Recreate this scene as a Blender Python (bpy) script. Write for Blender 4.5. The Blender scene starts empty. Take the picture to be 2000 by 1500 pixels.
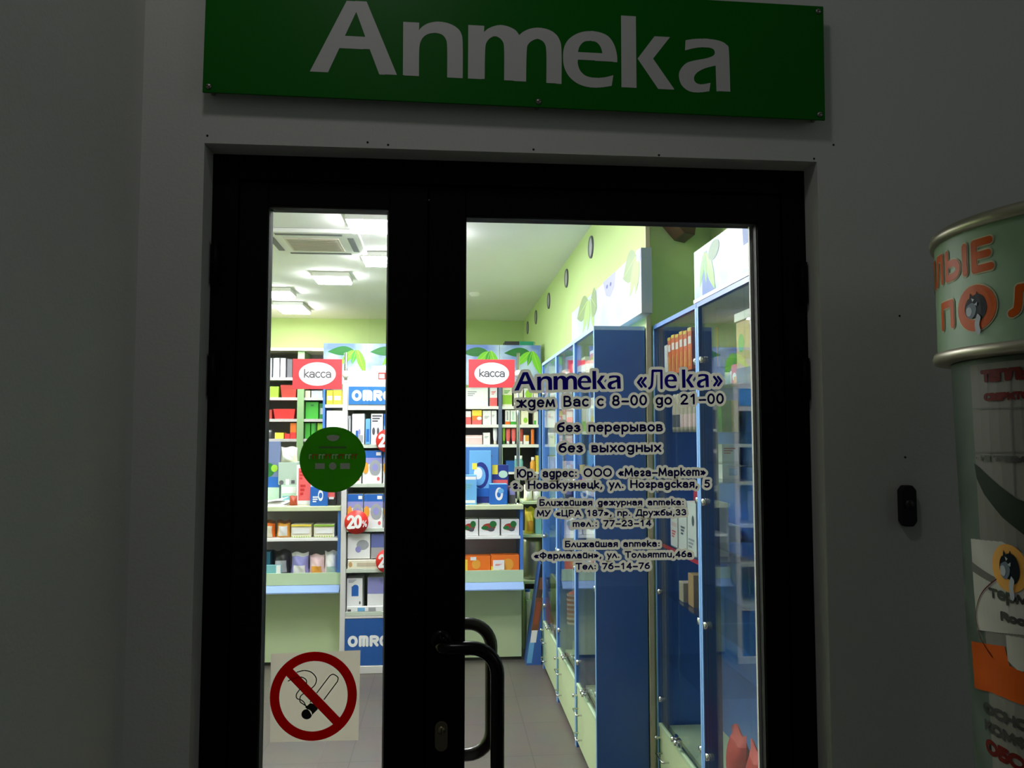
import bpy, bmesh, math, random
import numpy as np
from mathutils import Vector, Matrix

random.seed(7)
sc = bpy.context.scene
COL = sc.collection

# ------------------------------------------------------------------ camera, world, light, exposure
F = 1550.0
CAM = Vector((0, 0, 1.6))
cd = bpy.data.cameras.new('camera')
cam = bpy.data.objects.new('camera', cd)
COL.objects.link(cam)
cam.location = CAM
cam.rotation_euler = (math.radians(93.65), 0, math.radians(-4.9))
cd.sensor_width = 36.0
cd.lens = 36.0 * F / 2000.0
cd.clip_start = 0.02
sc.camera = cam

world = bpy.data.worlds.new('night')
sc.world = world
world.use_nodes = True
bg = world.node_tree.nodes['Background']
bg.inputs[0].default_value = (0.80, 0.96, 0.90, 1)
bg.inputs[1].default_value = 0.044

def area_light(name, loc, target, size, energy, color):
    l = bpy.data.lights.new(name, 'AREA')
    l.shape = 'DISK'
    l.size = size
    l.energy = energy
    l.color = color
    o = bpy.data.objects.new(name, l)
    COL.objects.link(o)
    o.location = loc
    o.rotation_euler = (Vector(target) - Vector(loc)).to_track_quat('-Z', 'Y').to_euler()
    return o
area_light('entrance_lamp', (-0.22, 0.55, 3.35), (-0.05, 1.6, 1.5), 0.22, 1.85, (1.0, 0.98, 0.97))
area_light('porch_fill', (4.6, -1.6, 2.9), (-0.6, 1.2, 1.6), 2.4, 5.0, (0.92, 1.0, 0.97))  # added unseen fill light, brightens the left porch wall

sc.view_settings.view_transform = 'Standard'
sc.view_settings.look = 'None'
sc.view_settings.exposure = 0.0
sc.view_settings.gamma = 1.0
sc.view_settings.use_curve_mapping = False
try:
    sc.cycles.use_denoising = True
    sc.cycles.max_bounces = 10
    sc.cycles.transparent_max_bounces = 24
    sc.cycles.transmission_bounces = 8
    sc.cycles.sample_clamp_indirect = 6.0
    sc.cycles.caustics_reflective = False
    sc.cycles.caustics_refractive = False
except Exception:
    pass

# ------------------------------------------------------------------ pixel -> world
_R = cam.rotation_euler.to_matrix()
def ray(u, v):
    return _R @ Vector(((u - 1000) / F, (750 - v) / F, -1))
def at(u, v, Y):
    d = ray(u, v); return CAM + d * (Y / d.y)
def atX(u, v, X):
    d = ray(u, v); return CAM + d * (X / d.x)
def atZ(u, v, Z):
    d = ray(u, v); return CAM + d * ((Z - CAM.z) / d.z)

# ------------------------------------------------------------------ materials
def lin(c):
    c = c / 255.0
    return c / 12.92 if c <= 0.04045 else ((c + 0.055) / 1.055) ** 2.4
def rgb(r, g, b):
    return (lin(r), lin(g), lin(b), 1)
MATS = {}
def mat(name, col, rough=0.5, metal=0.0, noise=0.06, scale=6.0, spec=0.5, bump=0.0, emit=None, trans=0.0):
    """procedural principled: the colour varies a little with a noise texture"""
    if name in MATS: return MATS[name]
    m = bpy.data.materials.new(name); m.use_nodes = True
    nt = m.node_tree; b = nt.nodes['Principled BSDF']
    c = rgb(*col)
    tc = nt.nodes.new('ShaderNodeTexCoord')
    nz = nt.nodes.new('ShaderNodeTexNoise'); nz.inputs['Scale'].default_value = scale; nz.inputs['Detail'].default_value = 4
    nt.links.new(tc.outputs['Object'], nz.inputs['Vector'])
    mx = nt.nodes.new('ShaderNodeMix'); mx.data_type = 'RGBA'
    mx.inputs[6].default_value = tuple(max(0, x * (1 - noise)) for x in c[:3]) + (1,)
    mx.inputs[7].default_value = tuple(min(1, x * (1 + noise)) for x in c[:3]) + (1,)
    nt.links.new(nz.outputs['Fac'], mx.inputs[0])
    nt.links.new(mx.outputs[2], b.inputs['Base Color'])
    b.inputs['Roughness'].default_value = rough
    b.inputs['Metallic'].default_value = metal
    b.inputs['Specular IOR Level'].default_value = spec
    if bump:
        bp = nt.nodes.new('ShaderNodeBump'); bp.inputs['Strength'].default_value = bump; bp.inputs['Distance'].default_value = 0.002
        n2 = nt.nodes.new('ShaderNodeTexNoise'); n2.inputs['Scale'].default_value = 160
        nt.links.new(tc.outputs['Object'], n2.inputs['Vector'])
        nt.links.new(n2.outputs['Fac'], bp.inputs['Height']); nt.links.new(bp.outputs['Normal'], b.inputs['Normal'])
    if emit:
        b.inputs['Emission Color'].default_value = c; b.inputs['Emission Strength'].default_value = emit
    MATS[name] = m
    return m

def film(name, col, translucent, clear=0.0):
    """thin vinyl or paper: diffuse, partly translucent, optionally a little see-through"""
    m = bpy.data.materials.new(name); m.use_nodes = True
    nt = m.node_tree; nt.nodes.remove(nt.nodes['Principled BSDF'])
    out = nt.nodes['Material Output']
    tc = nt.nodes.new('ShaderNodeTexCoord')
    nz = nt.nodes.new('ShaderNodeTexNoise'); nz.inputs['Scale'].default_value = 9
    nt.links.new(tc.outputs['Object'], nz.inputs['Vector'])
    mx = nt.nodes.new('ShaderNodeMix'); mx.data_type = 'RGBA'
    c = rgb(*col)
    mx.inputs[6].default_value = tuple(x * .95 for x in c[:3]) + (1,); mx.inputs[7].default_value = tuple(min(1, x * 1.05) for x in c[:3]) + (1,)
    nt.links.new(nz.outputs['Fac'], mx.inputs[0])
    d = nt.nodes.new('ShaderNodeBsdfDiffuse'); t = nt.nodes.new('ShaderNodeBsdfTranslucent')
    nt.links.new(mx.outputs[2], d.inputs[0]); nt.links.new(mx.outputs[2], t.inputs[0])
    ms = nt.nodes.new('ShaderNodeMixShader'); ms.inputs[0].default_value = translucent
    nt.links.new(d.outputs[0], ms.inputs[1]); nt.links.new(t.outputs[0], ms.inputs[2])
    last = ms
    if clear:
        tr = nt.nodes.new('ShaderNodeBsdfTransparent')
        nt.links.new(mx.outputs[2], tr.inputs[0])
        m2 = nt.nodes.new('ShaderNodeMixShader'); m2.inputs[0].default_value = clear
        nt.links.new(ms.outputs[0], m2.inputs[1]); nt.links.new(tr.outputs[0], m2.inputs[2]); last = m2
    nt.links.new(last.outputs[0], out.inputs['Surface'])
    MATS[name] = m
    return m

def glass_mat(name, tint):
    """thin pane: clear with a Fresnel reflection on each face"""
    m = bpy.data.materials.new(name); m.use_nodes = True
    nt = m.node_tree; nt.nodes.remove(nt.nodes['Principled BSDF'])
    out = nt.nodes['Material Output']
    lw = nt.nodes.new('ShaderNodeLayerWeight'); lw.inputs['Blend'].default_value = 0.5
    p = nt.nodes.new('ShaderNodeMath'); p.operation = 'POWER'; p.inputs[1].default_value = 5
    nt.links.new(lw.outputs['Facing'], p.inputs[0])
    a = nt.nodes.new('ShaderNodeMath'); a.operation = 'MULTIPLY_ADD'; a.inputs[1].default_value = 0.96; a.inputs[2].default_value = 0.04
    nt.links.new(p.outputs[0], a.inputs[0])
    tr = nt.nodes.new('ShaderNodeBsdfTransparent'); tr.inputs[0].default_value = tint
    gl = nt.nodes.new('ShaderNodeBsdfGlossy'); gl.inputs['Roughness'].default_value = 0.0
    ms = nt.nodes.new('ShaderNodeMixShader')
    nt.links.new(a.outputs[0], ms.inputs[0]); nt.links.new(tr.outputs[0], ms.inputs[1]); nt.links.new(gl.outputs[0], ms.inputs[2])
    nt.links.new(ms.outputs[0], out.inputs['Surface'])
    MATS[name] = m
    return m

def tile_mat(name, c1, c2, mortar, w, h, rough=0.35):
    m = bpy.data.materials.new(name); m.use_nodes = True
    nt = m.node_tree; b = nt.nodes['Principled BSDF']
    tc = nt.nodes.new('ShaderNodeTexCoord')
    br = nt.nodes.new('ShaderNodeTexBrick'); br.offset = 0.0
    br.inputs['Color1'].default_value = rgb(*c1); br.inputs['Color2'].default_value = rgb(*c2); br.inputs['Mortar'].default_value = rgb(*mortar)
    br.inputs['Scale'].default_value = 1.0; br.inputs['Mortar Size'].default_value = 0.003
    br.inputs['Brick Width'].default_value = w; br.inputs['Row Height'].default_value = h
    nt.links.new(tc.outputs['Object'], br.inputs['Vector'])
    nz = nt.nodes.new('ShaderNodeTexNoise'); nz.inputs['Scale'].default_value = 5; nz.inputs['Detail'].default_value = 8
    nt.links.new(tc.outputs['Object'], nz.inputs['Vector'])
    mx = nt.nodes.new('ShaderNodeMix'); mx.data_type = 'RGBA'; mx.blend_type = 'MULTIPLY'; mx.inputs[0].default_value = 0.35
    nt.links.new(br.outputs['Color'], mx.inputs[6]); nt.links.new(nz.outputs['Color'], mx.inputs[7])
    nt.links.new(mx.outputs[2], b.inputs['Base Color'])
    b.inputs['Roughness'].default_value = rough
    MATS[name] = m
    return m

def print_mat(name, c1, c2, scale=2.0):
    """a printed picture ground: soft blotches of two colours"""
    m = bpy.data.materials.new(name); m.use_nodes = True
    nt = m.node_tree; b = nt.nodes['Principled BSDF']
    tc = nt.nodes.new('ShaderNodeTexCoord')
    nz = nt.nodes.new('ShaderNodeTexNoise'); nz.inputs['Scale'].default_value = scale; nz.inputs['Detail'].default_value = 3
    nt.links.new(tc.outputs['Object'], nz.inputs['Vector'])
    cr = nt.nodes.new('ShaderNodeValToRGB')
    cr.color_ramp.elements[0].position = 0.38; cr.color_ramp.elements[0].color = rgb(*c1)
    cr.color_ramp.elements[1].position = 0.62; cr.color_ramp.elements[1].color = rgb(*c2)
    nt.links.new(nz.outputs['Fac'], cr.inputs[0]); nt.links.new(cr.outputs[0], b.inputs['Base Color'])
    b.inputs['Roughness'].default_value = 0.35
    MATS[name] = m
    return m

WALL_OUT = mat('painted plaster outside', (216, 215, 210), 0.9, noise=0.05, scale=3, bump=0.25)
HOLE = mat('dark hole', (40, 38, 36), 0.9)
GREENWALL = mat('pale green wall paint', (186, 210, 142), 0.85, noise=0.02)
CEIL = mat('white ceiling paint', (242, 242, 240), 0.9, noise=0.015)
CREAM = mat('cream paint', (240, 225, 195), 0.7)
FLOORM = tile_mat('grey brown floor tile', (104, 97, 90), (98, 91, 85), (82, 76, 71), 0.45, 0.45, 0.42)
PAVE = tile_mat('concrete paving', (110, 110, 108), (102, 102, 100), (70, 70, 70), 0.5, 0.5, 0.8)
BLACK = mat('dark brown anodised aluminium', (9, 9, 7), 0.5, spec=0.08, noise=0.1)
BLACKGLOSS = mat('black lacquered tube', (7, 7, 6), 0.2, noise=0.1, spec=0.3)
BRONZE = mat('dark bronze tube', (40, 30, 18), 0.25, noise=0.1)
RUBBER = mat('black rubber', (16, 16, 16), 0.7)
GASKET = mat('pale glazing gasket', (246, 246, 242), 0.5)
GLASS = glass_mat('clear door glass', (0.985, 0.992, 0.985, 1))
CASEGLASS = glass_mat('greenish case glass', (0.95, 0.985, 0.97, 1))
MIRROR = mat('mirror', (205, 212, 212), 0.02, 1.0, noise=0.0)
CHROME = mat('chrome', (215, 215, 215), 0.12, 1.0, noise=0.02)
STEEL = mat('brushed steel', (165, 160, 150), 0.38, 1.0, noise=0.1, scale=30)
BRASSY = mat('dull nickel', (150, 140, 115), 0.35, 1.0)
SIGNGREEN = mat('green plastic sheet', (8, 106, 12), 0.4, noise=0.04, spec=0.15)
SIGNWHITE = mat('white vinyl lettering', (208, 205, 203), 0.5, noise=0.03)
BLUE = mat('blue laminate', (74, 124, 206), 0.32, noise=0.05)
BLUEDARK = mat('deep blue laminate', (60, 102, 176), 0.3, noise=0.06)
BLUEEDGE = mat('light blue edge band', (140, 188, 246), 0.35)
LGREEN = mat('pale green laminate', (204, 221, 176), 0.4, noise=0.04, scale=3)
LGREEN2 = mat('mint laminate', (190, 214, 176), 0.4, noise=0.03)
LGREYGREEN = mat('grey green laminate', (150, 165, 140), 0.5)
GREYBACK = mat('grey back panel', (176, 172, 170), 0.6)
WHITEP = mat('white laminate', (238, 238, 234), 0.4, noise=0.02)
LEDGE = mat('glossy pale blue ledge', (150, 178, 225), 0.12)
WOODCR = mat('cream board', (238, 224, 196), 0.5)
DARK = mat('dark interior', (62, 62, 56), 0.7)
GUPRIGHT = mat('green grey upright', (128, 160, 112), 0.5)
LED = None

C = {}
for n, c in dict(white=(242, 242, 240), cream=(240, 234, 210), pink=(238, 205, 205), red=(205, 45, 45), brick=(170, 55, 45), orange=(240, 120, 35),
                 amber=(235, 165, 60), yellow=(245, 220, 70), lime=(150, 200, 60), green=(60, 165, 50), dgreen=(35, 110, 50), teal=(120, 185, 190),
                 sky=(110, 175, 225), blue=(35, 100, 185), navy=(35, 50, 130), violet=(150, 150, 210), grey=(165, 168, 172), dgrey=(85, 85, 90),
                 black=(28, 28, 30), tan=(200, 160, 105), brown=(120, 75, 45), mint=(190, 220, 200), beige=(205, 190, 165), coral=(235, 100, 100)).items():
    C[n] = mat(n + ' print', c, 0.45, noise=0.05)

# ------------------------------------------------------------------ mesh builder
WPOS = {}
class MB:
    def __init__(s): s.v = []; s.f = []; s.m = []; s.mats = []; s.smooth = []
    def mi(s, m):
        if m not in s.mats: s.mats.append(m)
        return s.mats.index(m)
    def face(s, idx, m, sm=False): s.f.append(tuple(idx)); s.m.append(s.mi(m)); s.smooth.append(sm)
    def poly(s, pts, m):
        n = len(s.v); s.v += [tuple(p) for p in pts]; s.face(range(n, n + len(pts)), m); return s
    def box(s, x0, x1, y0, y1, z0, z1, m, front=None):
        n = len(s.v)
        s.v += [(x0, y0, z0), (x1, y0, z0), (x1, y1, z0), (x0, y1, z0), (x0, y0, z1), (x1, y0, z1), (x1, y1, z1), (x0, y1, z1)]
        for q in ((3, 2, 1, 0), (4, 5, 6, 7), (0, 1, 5, 4), (1, 2, 6, 5), (2, 3, 7, 6), (3, 0, 4, 7)):
            s.face([n + i for i in q], m if not (front and q == (0, 1, 5, 4)) else front)
        return s
    def prism(s, pts2, y0, y1, m, axis='y'):
        """extrude a 2D outline (counter-clockwise as seen from the low side)"""
        k = len(pts2); n = len(s.v)
        def P(a, b, c): return (a, c, b) if axis == 'y' else ((c, a, b) if axis == 'x' else (a, b, c))
        s.v += [P(a, b, y0) for a, b in pts2] + [P(a, b, y1) for a, b in pts2]
        s.face([n + i for i in range(k)], m); s.face([n + k + i for i in reversed(range(k))], m)
        for i in range(k):
            j = (i + 1) % k
            s.face((n + i, n + k + i, n + k + j, n + j), m)
        return s
    def lathe(s, prof, c, m, n=24, axis='z', a0=0, a1=360):
        full = abs(a1 - a0) >= 360
        base = len(s.v); k = n if full else n + 1
        for r, h in prof:
            for i in range(k):
                a = math.radians(a0 + (a1 - a0) * i / n)
                p = (r * math.cos(a), r * math.sin(a), h)
                if axis == 'y': p = (p[0], p[2], p[1])
                if axis == 'x': p = (p[2], p[0], p[1])
                s.v.append((c[0] + p[0], c[1] + p[1], c[2] + p[2]))
        for j in range(len(prof) - 1):
            for i in range(n if full else k - 1):
                i2 = (i + 1) % k
                s.face((base + j * k + i, base + j * k + i2, base + (j + 1) * k + i2, base + (j + 1) * k + i), m, True)
        return s
    def tube(s, path, r, m, n=12):
        path = [Vector(p) for p in path]; base = len(s.v); K = len(path)
        up = Vector((0, 0, 1))
        prev = None
        for i, p in enumerate(path):
            t = (path[min(i + 1, K - 1)] - path[max(i - 1, 0)]).normalized()
            if prev is None:
                a = t.cross(Vector((0, 1, 0)));
                if a.length < 0.1: a = t.cross(up)
                a.normalize()
            else:
                a = (prev - t * prev.dot(t)).normalized()
            prev = a; b = t.cross(a)
            rr = r[i] if isinstance(r, (list, tuple)) else r
            for k in range(n):
                g = 2 * math.pi * k / n
                s.v.append(tuple(p + (a * math.cos(g) + b * math.sin(g)) * rr))
        for i in range(K - 1):
            for k in range(n):
                k2 = (k + 1) % n
                s.face((base + i * n + k, base + i * n + k2, base + (i + 1) * n + k2, base + (i + 1) * n + k), m, True)
        s.face([base + k for k in reversed(range(n))], m); s.face([base + (K - 1) * n + k for k in range(n)], m)
        return s
    def disc(s, c, r, m, axis='y', n=32, r2=None, z=0):
        """flat disc facing -Y (axis y) or -X (axis x)"""
        pts = []
        for i in range(n):
            a = 2 * math.pi * i / n
            x, z_ = r * math.cos(a), (r2 or r) * math.sin(a)
            pts.append((c[0] + x, c[1], c[2] + z_) if axis == 'y' else (c[0], c[1] - x, c[2] + z_))
        return s.poly(pts, m)
    def build(s, name, parent=None, origin=None, bevel=0.0, seg=2, recalc=True):
        me = bpy.data.meshes.new(name)
        if parent is not None: off = WPOS[parent.name]
        elif origin is not None: off = Vector(origin)
        else: off = Vector((0, 0, 0))
        me.from_pydata([tuple(Vector(p) - off) for p in s.v], [], s.f)
        for m in s.mats: me.materials.append(m)
        me.polygons.foreach_set('material_index', s.m)
        me.polygons.foreach_set('use_smooth', s.smooth)
        if recalc:
            b = bmesh.new(); b.from_mesh(me); bmesh.ops.recalc_face_normals(b, faces=b.faces); b.to_mesh(me); b.free()
        me.update()
        o = bpy.data.objects.new(name, me); COL.objects.link(o)
        if parent is not None: o.parent = parent
        else: o.location = off
        WPOS[o.name] = off.copy()
        if bevel:
            bv = o.modifiers.new('bevel', 'BEVEL'); bv.width = bevel; bv.segments = seg; bv.limit_method = 'ANGLE'
        return o

def tag(o, label, cat, group=None):
    o['label'] = label; o['category'] = cat
    if group: o['group'] = group
    return o
def thing(name, loc, label, cat, group=None):
    o = bpy.data.objects.new(name, None); COL.objects.link(o); o.location = loc; o.empty_display_size = 0.05
    WPOS[o.name] = Vector(loc)
    return tag(o, label, cat, group)
def structure(o): o['kind'] = 'structure'; return o

# ------------------------------------------------------------------ flat lettering: strokes and outlines -> thin row strips
def arc(cx, cy, rx, ry, a0, a1, n=14):
    return [(cx + rx * math.cos(math.radians(a0 + (a1 - a0) * i / n)), cy + ry * math.sin(math.radians(a0 + (a1 - a0) * i / n))) for i in range(n + 1)]
def smooth(pts, n=6):
    P = [pts[0]] + list(pts) + [pts[-1]]; out = []
    for i in range(1, len(P) - 2):
        p0, p1, p2, p3 = P[i - 1], P[i], P[i + 1], P[i + 2]
        for k in range(n):
            t = k / n
            out.append(tuple(0.5 * ((2 * b) + (-a + c) * t + (2 * a - 5 * b + 4 * c - d) * t * t + (-a + 3 * b - 3 * c + d) * t ** 3) for a, b, c, d in zip(p0, p1, p2, p3)))
    out.append(tuple(pts[-1]))
    return out
S = smooth
U_ = [(.08, 1), (.08, .32)] + arc(.39, .32, .31, .32, 180, 360)
N_ = [(.08, 1), (.08, 0)]
G = {
 'а': (.92, [arc(.40, .29, .33, .29, 0, 360), [(.74, 0), (.74, .62)] + arc(.40, .64, .34, .36, 0, 150)]),
 'б': (.92, [arc(.42, .45, .37, .45, 0, 360), S([(.05, .5), (.1, 1.0), (.35, 1.3), (.78, 1.48)])]),
 'в': (.84, [N_, [(.08, 1), (.38, 1)] + arc(.38, .77, .26, .23, 90, -90) + [(.08, .54)], [(.38, .54)] + arc(.40, .27, .32, .27, 90, -90) + [(.08, 0)]]),
 'г': (.76, [S([(.1, .82), (.34, 1), (.6, .8), (.46, .5), (.16, .24), (.3, .0), (.64, .14)])]),
 'д': (.92, [arc(.40, .5, .34, .5, 0, 360), [(.76, 1), (.76, -.12)] + arc(.44, -.12, .32, .36, 0, -140)]),
 'е': (.88, [[(.07, .52), (.75, .52)] + arc(.41, .5, .35, .5, 5, 315)]),
 'ж': (1.22, [[(.58, 0), (.58, 1)], [(1.08, 1), (.62, .5), (1.1, 0)], S([(.08, 1), (.3, .9), (.52, .5), (.3, .1), (.06, 0)])]),
 'з': (.76, [S([(.1, .88), (.36, 1), (.6, .77), (.3, .54)]), S([(.3, .54), (.66, .3), (.36, 0), (.05, .12)])]),
 'и': (.86, [U_, [(.72, 1), (.72, 0)]]),
 'й': (.86, [U_, [(.72, 1), (.72, 0)], arc(.4, 1.32, .2, .12, 180, 360)]),
 'к': (.80, [[(.08, 0), (.08, 1.5)], [(.66, 1), (.16, .52), (.72, 0)]]),
 'л': (.84, [[(.04, 0), (.4, 1), (.78, 0)]]),
 'м': (1.1, [[(.05, 0), (.2, 1), (.53, .12), (.86, 1), (1.0, 0)]]),
 'н': (.86, [N_, [(.74, 1), (.74, 0)], [(.08, .52), (.74, .52)]]),
 'о': (.94, [arc(.43, .5, .37, .5, 0, 360)]),
 'п': (.86, [N_, [(.08, .66)] + arc(.41, .66, .32, .34, 180, 0) + [(.73, 0)]]),
 'р': (.92, [[(.08, 1), (.08, -.5)], arc(.44, .5, .36, .5, 0, 360)]),
 'с': (.78, [arc(.42, .5, .36, .5, 50, 310)]),
 'т': (1.22, [N_, [(.08, .66)] + arc(.33, .66, .25, .34, 180, 0) + [(.58, 0)], [(.58, .66)] + arc(.83, .66, .25, .34, 180, 0) + [(1.08, 0)]]),
 'у': (.78, [[(.03, 1), (.38, .05)], [(.72, 1), (.2, -.5)]]),
 'х': (.78, [[(.04, 1), (.72, 0)], [(.70, 1), (.04, 0)]]),
 'ц': (.92, [U_, [(.72, 1), (.72, 0), (.86, 0), (.86, -.25)]]),
 'ч': (.82, [[(.06, 1), (.06, .7)] + arc(.38, .7, .32, .26, 180, 270), [(.72, 1), (.72, 0)]]),
 'ш': (1.2, [[(.08, 1), (.08, 0), (1.06, 0), (1.06, 1)], [(.57, 1), (.57, 0)]]),
 'ы': (1.1, [[(.08, 1), (.08, 0), (.36, 0)] + arc(.38, .29, .28, .29, -90, 90) + [(.08, .58)], [(.92, 1), (.92, 0)]]),
 'ь': (.78, [[(.08, 1), (.08, 0), (.36, 0)] + arc(.38, .29, .28, .29, -90, 90) + [(.08, .58)]]),
 'я': (.82, [[(.68, 0), (.68, 1), (.36, 1)] + arc(.36, .74, .28, .26, 90, 270) + [(.68, .48)], [(.36, .48), (.05, 0)]]),
 'А': (1.2, [[(.03, 0), (.55, 1.5), (1.08, 0)], [(.22, .5), (.9, .5)]]),
 'Б': (1.0, [[(.8, 1.5), (.08, 1.5), (.08, 0), (.45, 0)] + arc(.47, .43, .4, .43, -90, 90) + [(.08, .86)]]),
 'В': (1.0, [[(.08, 0), (.08, 1.5), (.42, 1.5)] + arc(.42, 1.14, .32, .36, 90, -90) + [(.08, .78)], [(.42, .78)] + arc(.46, .39, .38, .39, 90, -90) + [(.08, 0)]]),
 'Д': (1.2, [[(.1, 0), (.45, 1.5), (.98, 1.5), (.98, 0)], [(.0, -.25), (.0, 0), (1.12, 0), (1.12, -.25)]]),
 'Е': (.95, [[(.82, 1.5), (.08, 1.5), (.08, 0), (.84, 0)], [(.08, .78), (.74, .78)]]),
 'И': (1.15, [[(.08, 1.5), (.08, 0), (1.0, 1.5), (1.0, 0)]]),
 'К': (1.0, [[(.08, 0), (.08, 1.5)], [(.86, 1.5), (.14, .78), (.92, 0)]]),
 'Л': (1.1, [S([(.0, 0), (.2, .3), (.28, 1.5)]), [(.28, 1.5), (.95, 1.5), (.95, 0)]]),
 'М': (1.35, [[(.06, 0), (.16, 1.5), (.63, .25), (1.1, 1.5), (1.22, 0)]]),
 'Н': (1.15, [[(.08, 0), (.08, 1.5)], [(1.0, 0), (1.0, 1.5)], [(.08, .78), (1.0, .78)]]),
 'О': (1.45, [arc(.66, .75, .6, .75, 0, 360, 24)]),
 'П': (1.1, [[(.08, 0), (.08, 1.5), (.95, 1.5), (.95, 0)]]),
 'Р': (1.0, [[(.08, 0), (.08, 1.5), (.45, 1.5)] + arc(.45, 1.1, .38, .4, 90, -90) + [(.08, .7)]]),
 'С': (1.2, [arc(.68, .75, .62, .75, 45, 315, 20)]),
 'Т': (1.05, [[(.02, 1.5), (.98, 1.5)], [(.5, 1.5), (.5, 0)]]),
 'У': (1.0, [[(.03, 1.5), (.48, .55)], [(.92, 1.5), (.28, 0), (.08, 0)]]),
 'Ф': (1.3, [[(.6, -.05), (.6, 1.55)], arc(.6, .8, .54, .5, 0, 360, 22)]),
 'Х': (1.0, [[(.04, 1.5), (.92, 0)], [(.9, 1.5), (.04, 0)]]),
 'Ц': (1.2, [[(.08, 1.5), (.08, 0), (1.08, 0), (1.08, -.3)], [(.92, 1.5), (.92, 0)]]),
 'Ы': (1.35, [[(.08, 1.5), (.08, 0), (.45, 0)] + arc(.47, .42, .36, .42, -90, 90) + [(.08, .84)], [(1.2, 1.5), (1.2, 0)]]),
 'Ю': (1.5, [[(.08, 0), (.08, 1.5)], [(.08, .75), (.4, .75)], arc(.88, .75, .5, .75, 0, 360, 22)]),
 '0': (.95, [arc(.43, .72, .36, .72, 0, 360, 20)]),
 '1': (.95, [[(.2, 1.15), (.5, 1.45), (.5, 0)]]),
 '2': (.95, [arc(.42, 1.05, .34, .4, 165, -20, 10) + [(.08, 0), (.82, 0)]]),
 '3': (.95, [arc(.4, 1.1, .32, .35, 155, -90, 10), arc(.4, .4, .37, .4, 90, -150, 10)]),
 '4': (.95, [[(.62, 0), (.62, 1.45), (.05, .4), (.85, .4)]]),
 '5': (.95, [[(.75, 1.45), (.22, 1.45), (.16, .85)] + arc(.38, .46, .38, .46, 110, -140, 12)]),
 '6': (.95, [arc(.43, .45, .37, .45, 0, 360, 18), S([(.07, .5), (.22, 1.1), (.66, 1.48)])]),
 '7': (.95, [[(.06, 1.45), (.82, 1.45), (.3, 0)]]),
 '8': (.95, [arc(.43, 1.1, .3, .35, 0, 360, 16), arc(.43, .38, .36, .38, 0, 360, 16)]),
 '.': (.42, [[(.18, .05), (.19, .05)]]), ',': (.42, [[(.2, .08), (.1, -.25)]]), ':': (.5, [[(.2, .1), (.21, .1)], [(.2, .85), (.21, .85)]]),
 '–': (.95, [[(.1, .55), (.82, .55)]]), ' ': (.72, []), '•': (.6, [[(.25, .7), (.26, .7)]]),
 '«': (.92, [[(.4, .85), (.1, .5), (.4, .15)], [(.75, .85), (.45, .5), (.75, .15)]]),
 '»': (.92, [[(.1, .85), (.4, .5), (.1, .15)], [(.45, .85), (.75, .5), (.45, .15)]]),
 '%': (1.1, [[(.2, .0), (.85, 1.45)], arc(.22, 1.1, .16, .3, 0, 360, 12), arc(.82, .35, .16, .3, 0, 360, 12)]),
}
for a, b in zip('OMTPR', 'ОМТРР'): G[a] = G[b]
G['R'] = (1.05, G['Р'][1] + [[(.5, .7), (.9, 0)]])
G['N'] = (1.1, [[(.08, 0), (.08, 1.5), (.95, 0), (.95, 1.5)]])
G['o'] = G['о']; G['m'] = G['т']
def layout(text, track=0.0):
    x = 0; out = []; last = 0
    for ch in text:
        adv, st = G[ch]
        for s_ in st: out.append([(x + px, py) for px, py in s_])
        if st: last = x + max(p[0] for s_ in st for p in s_)
        x += adv + track
    return out, last

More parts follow.
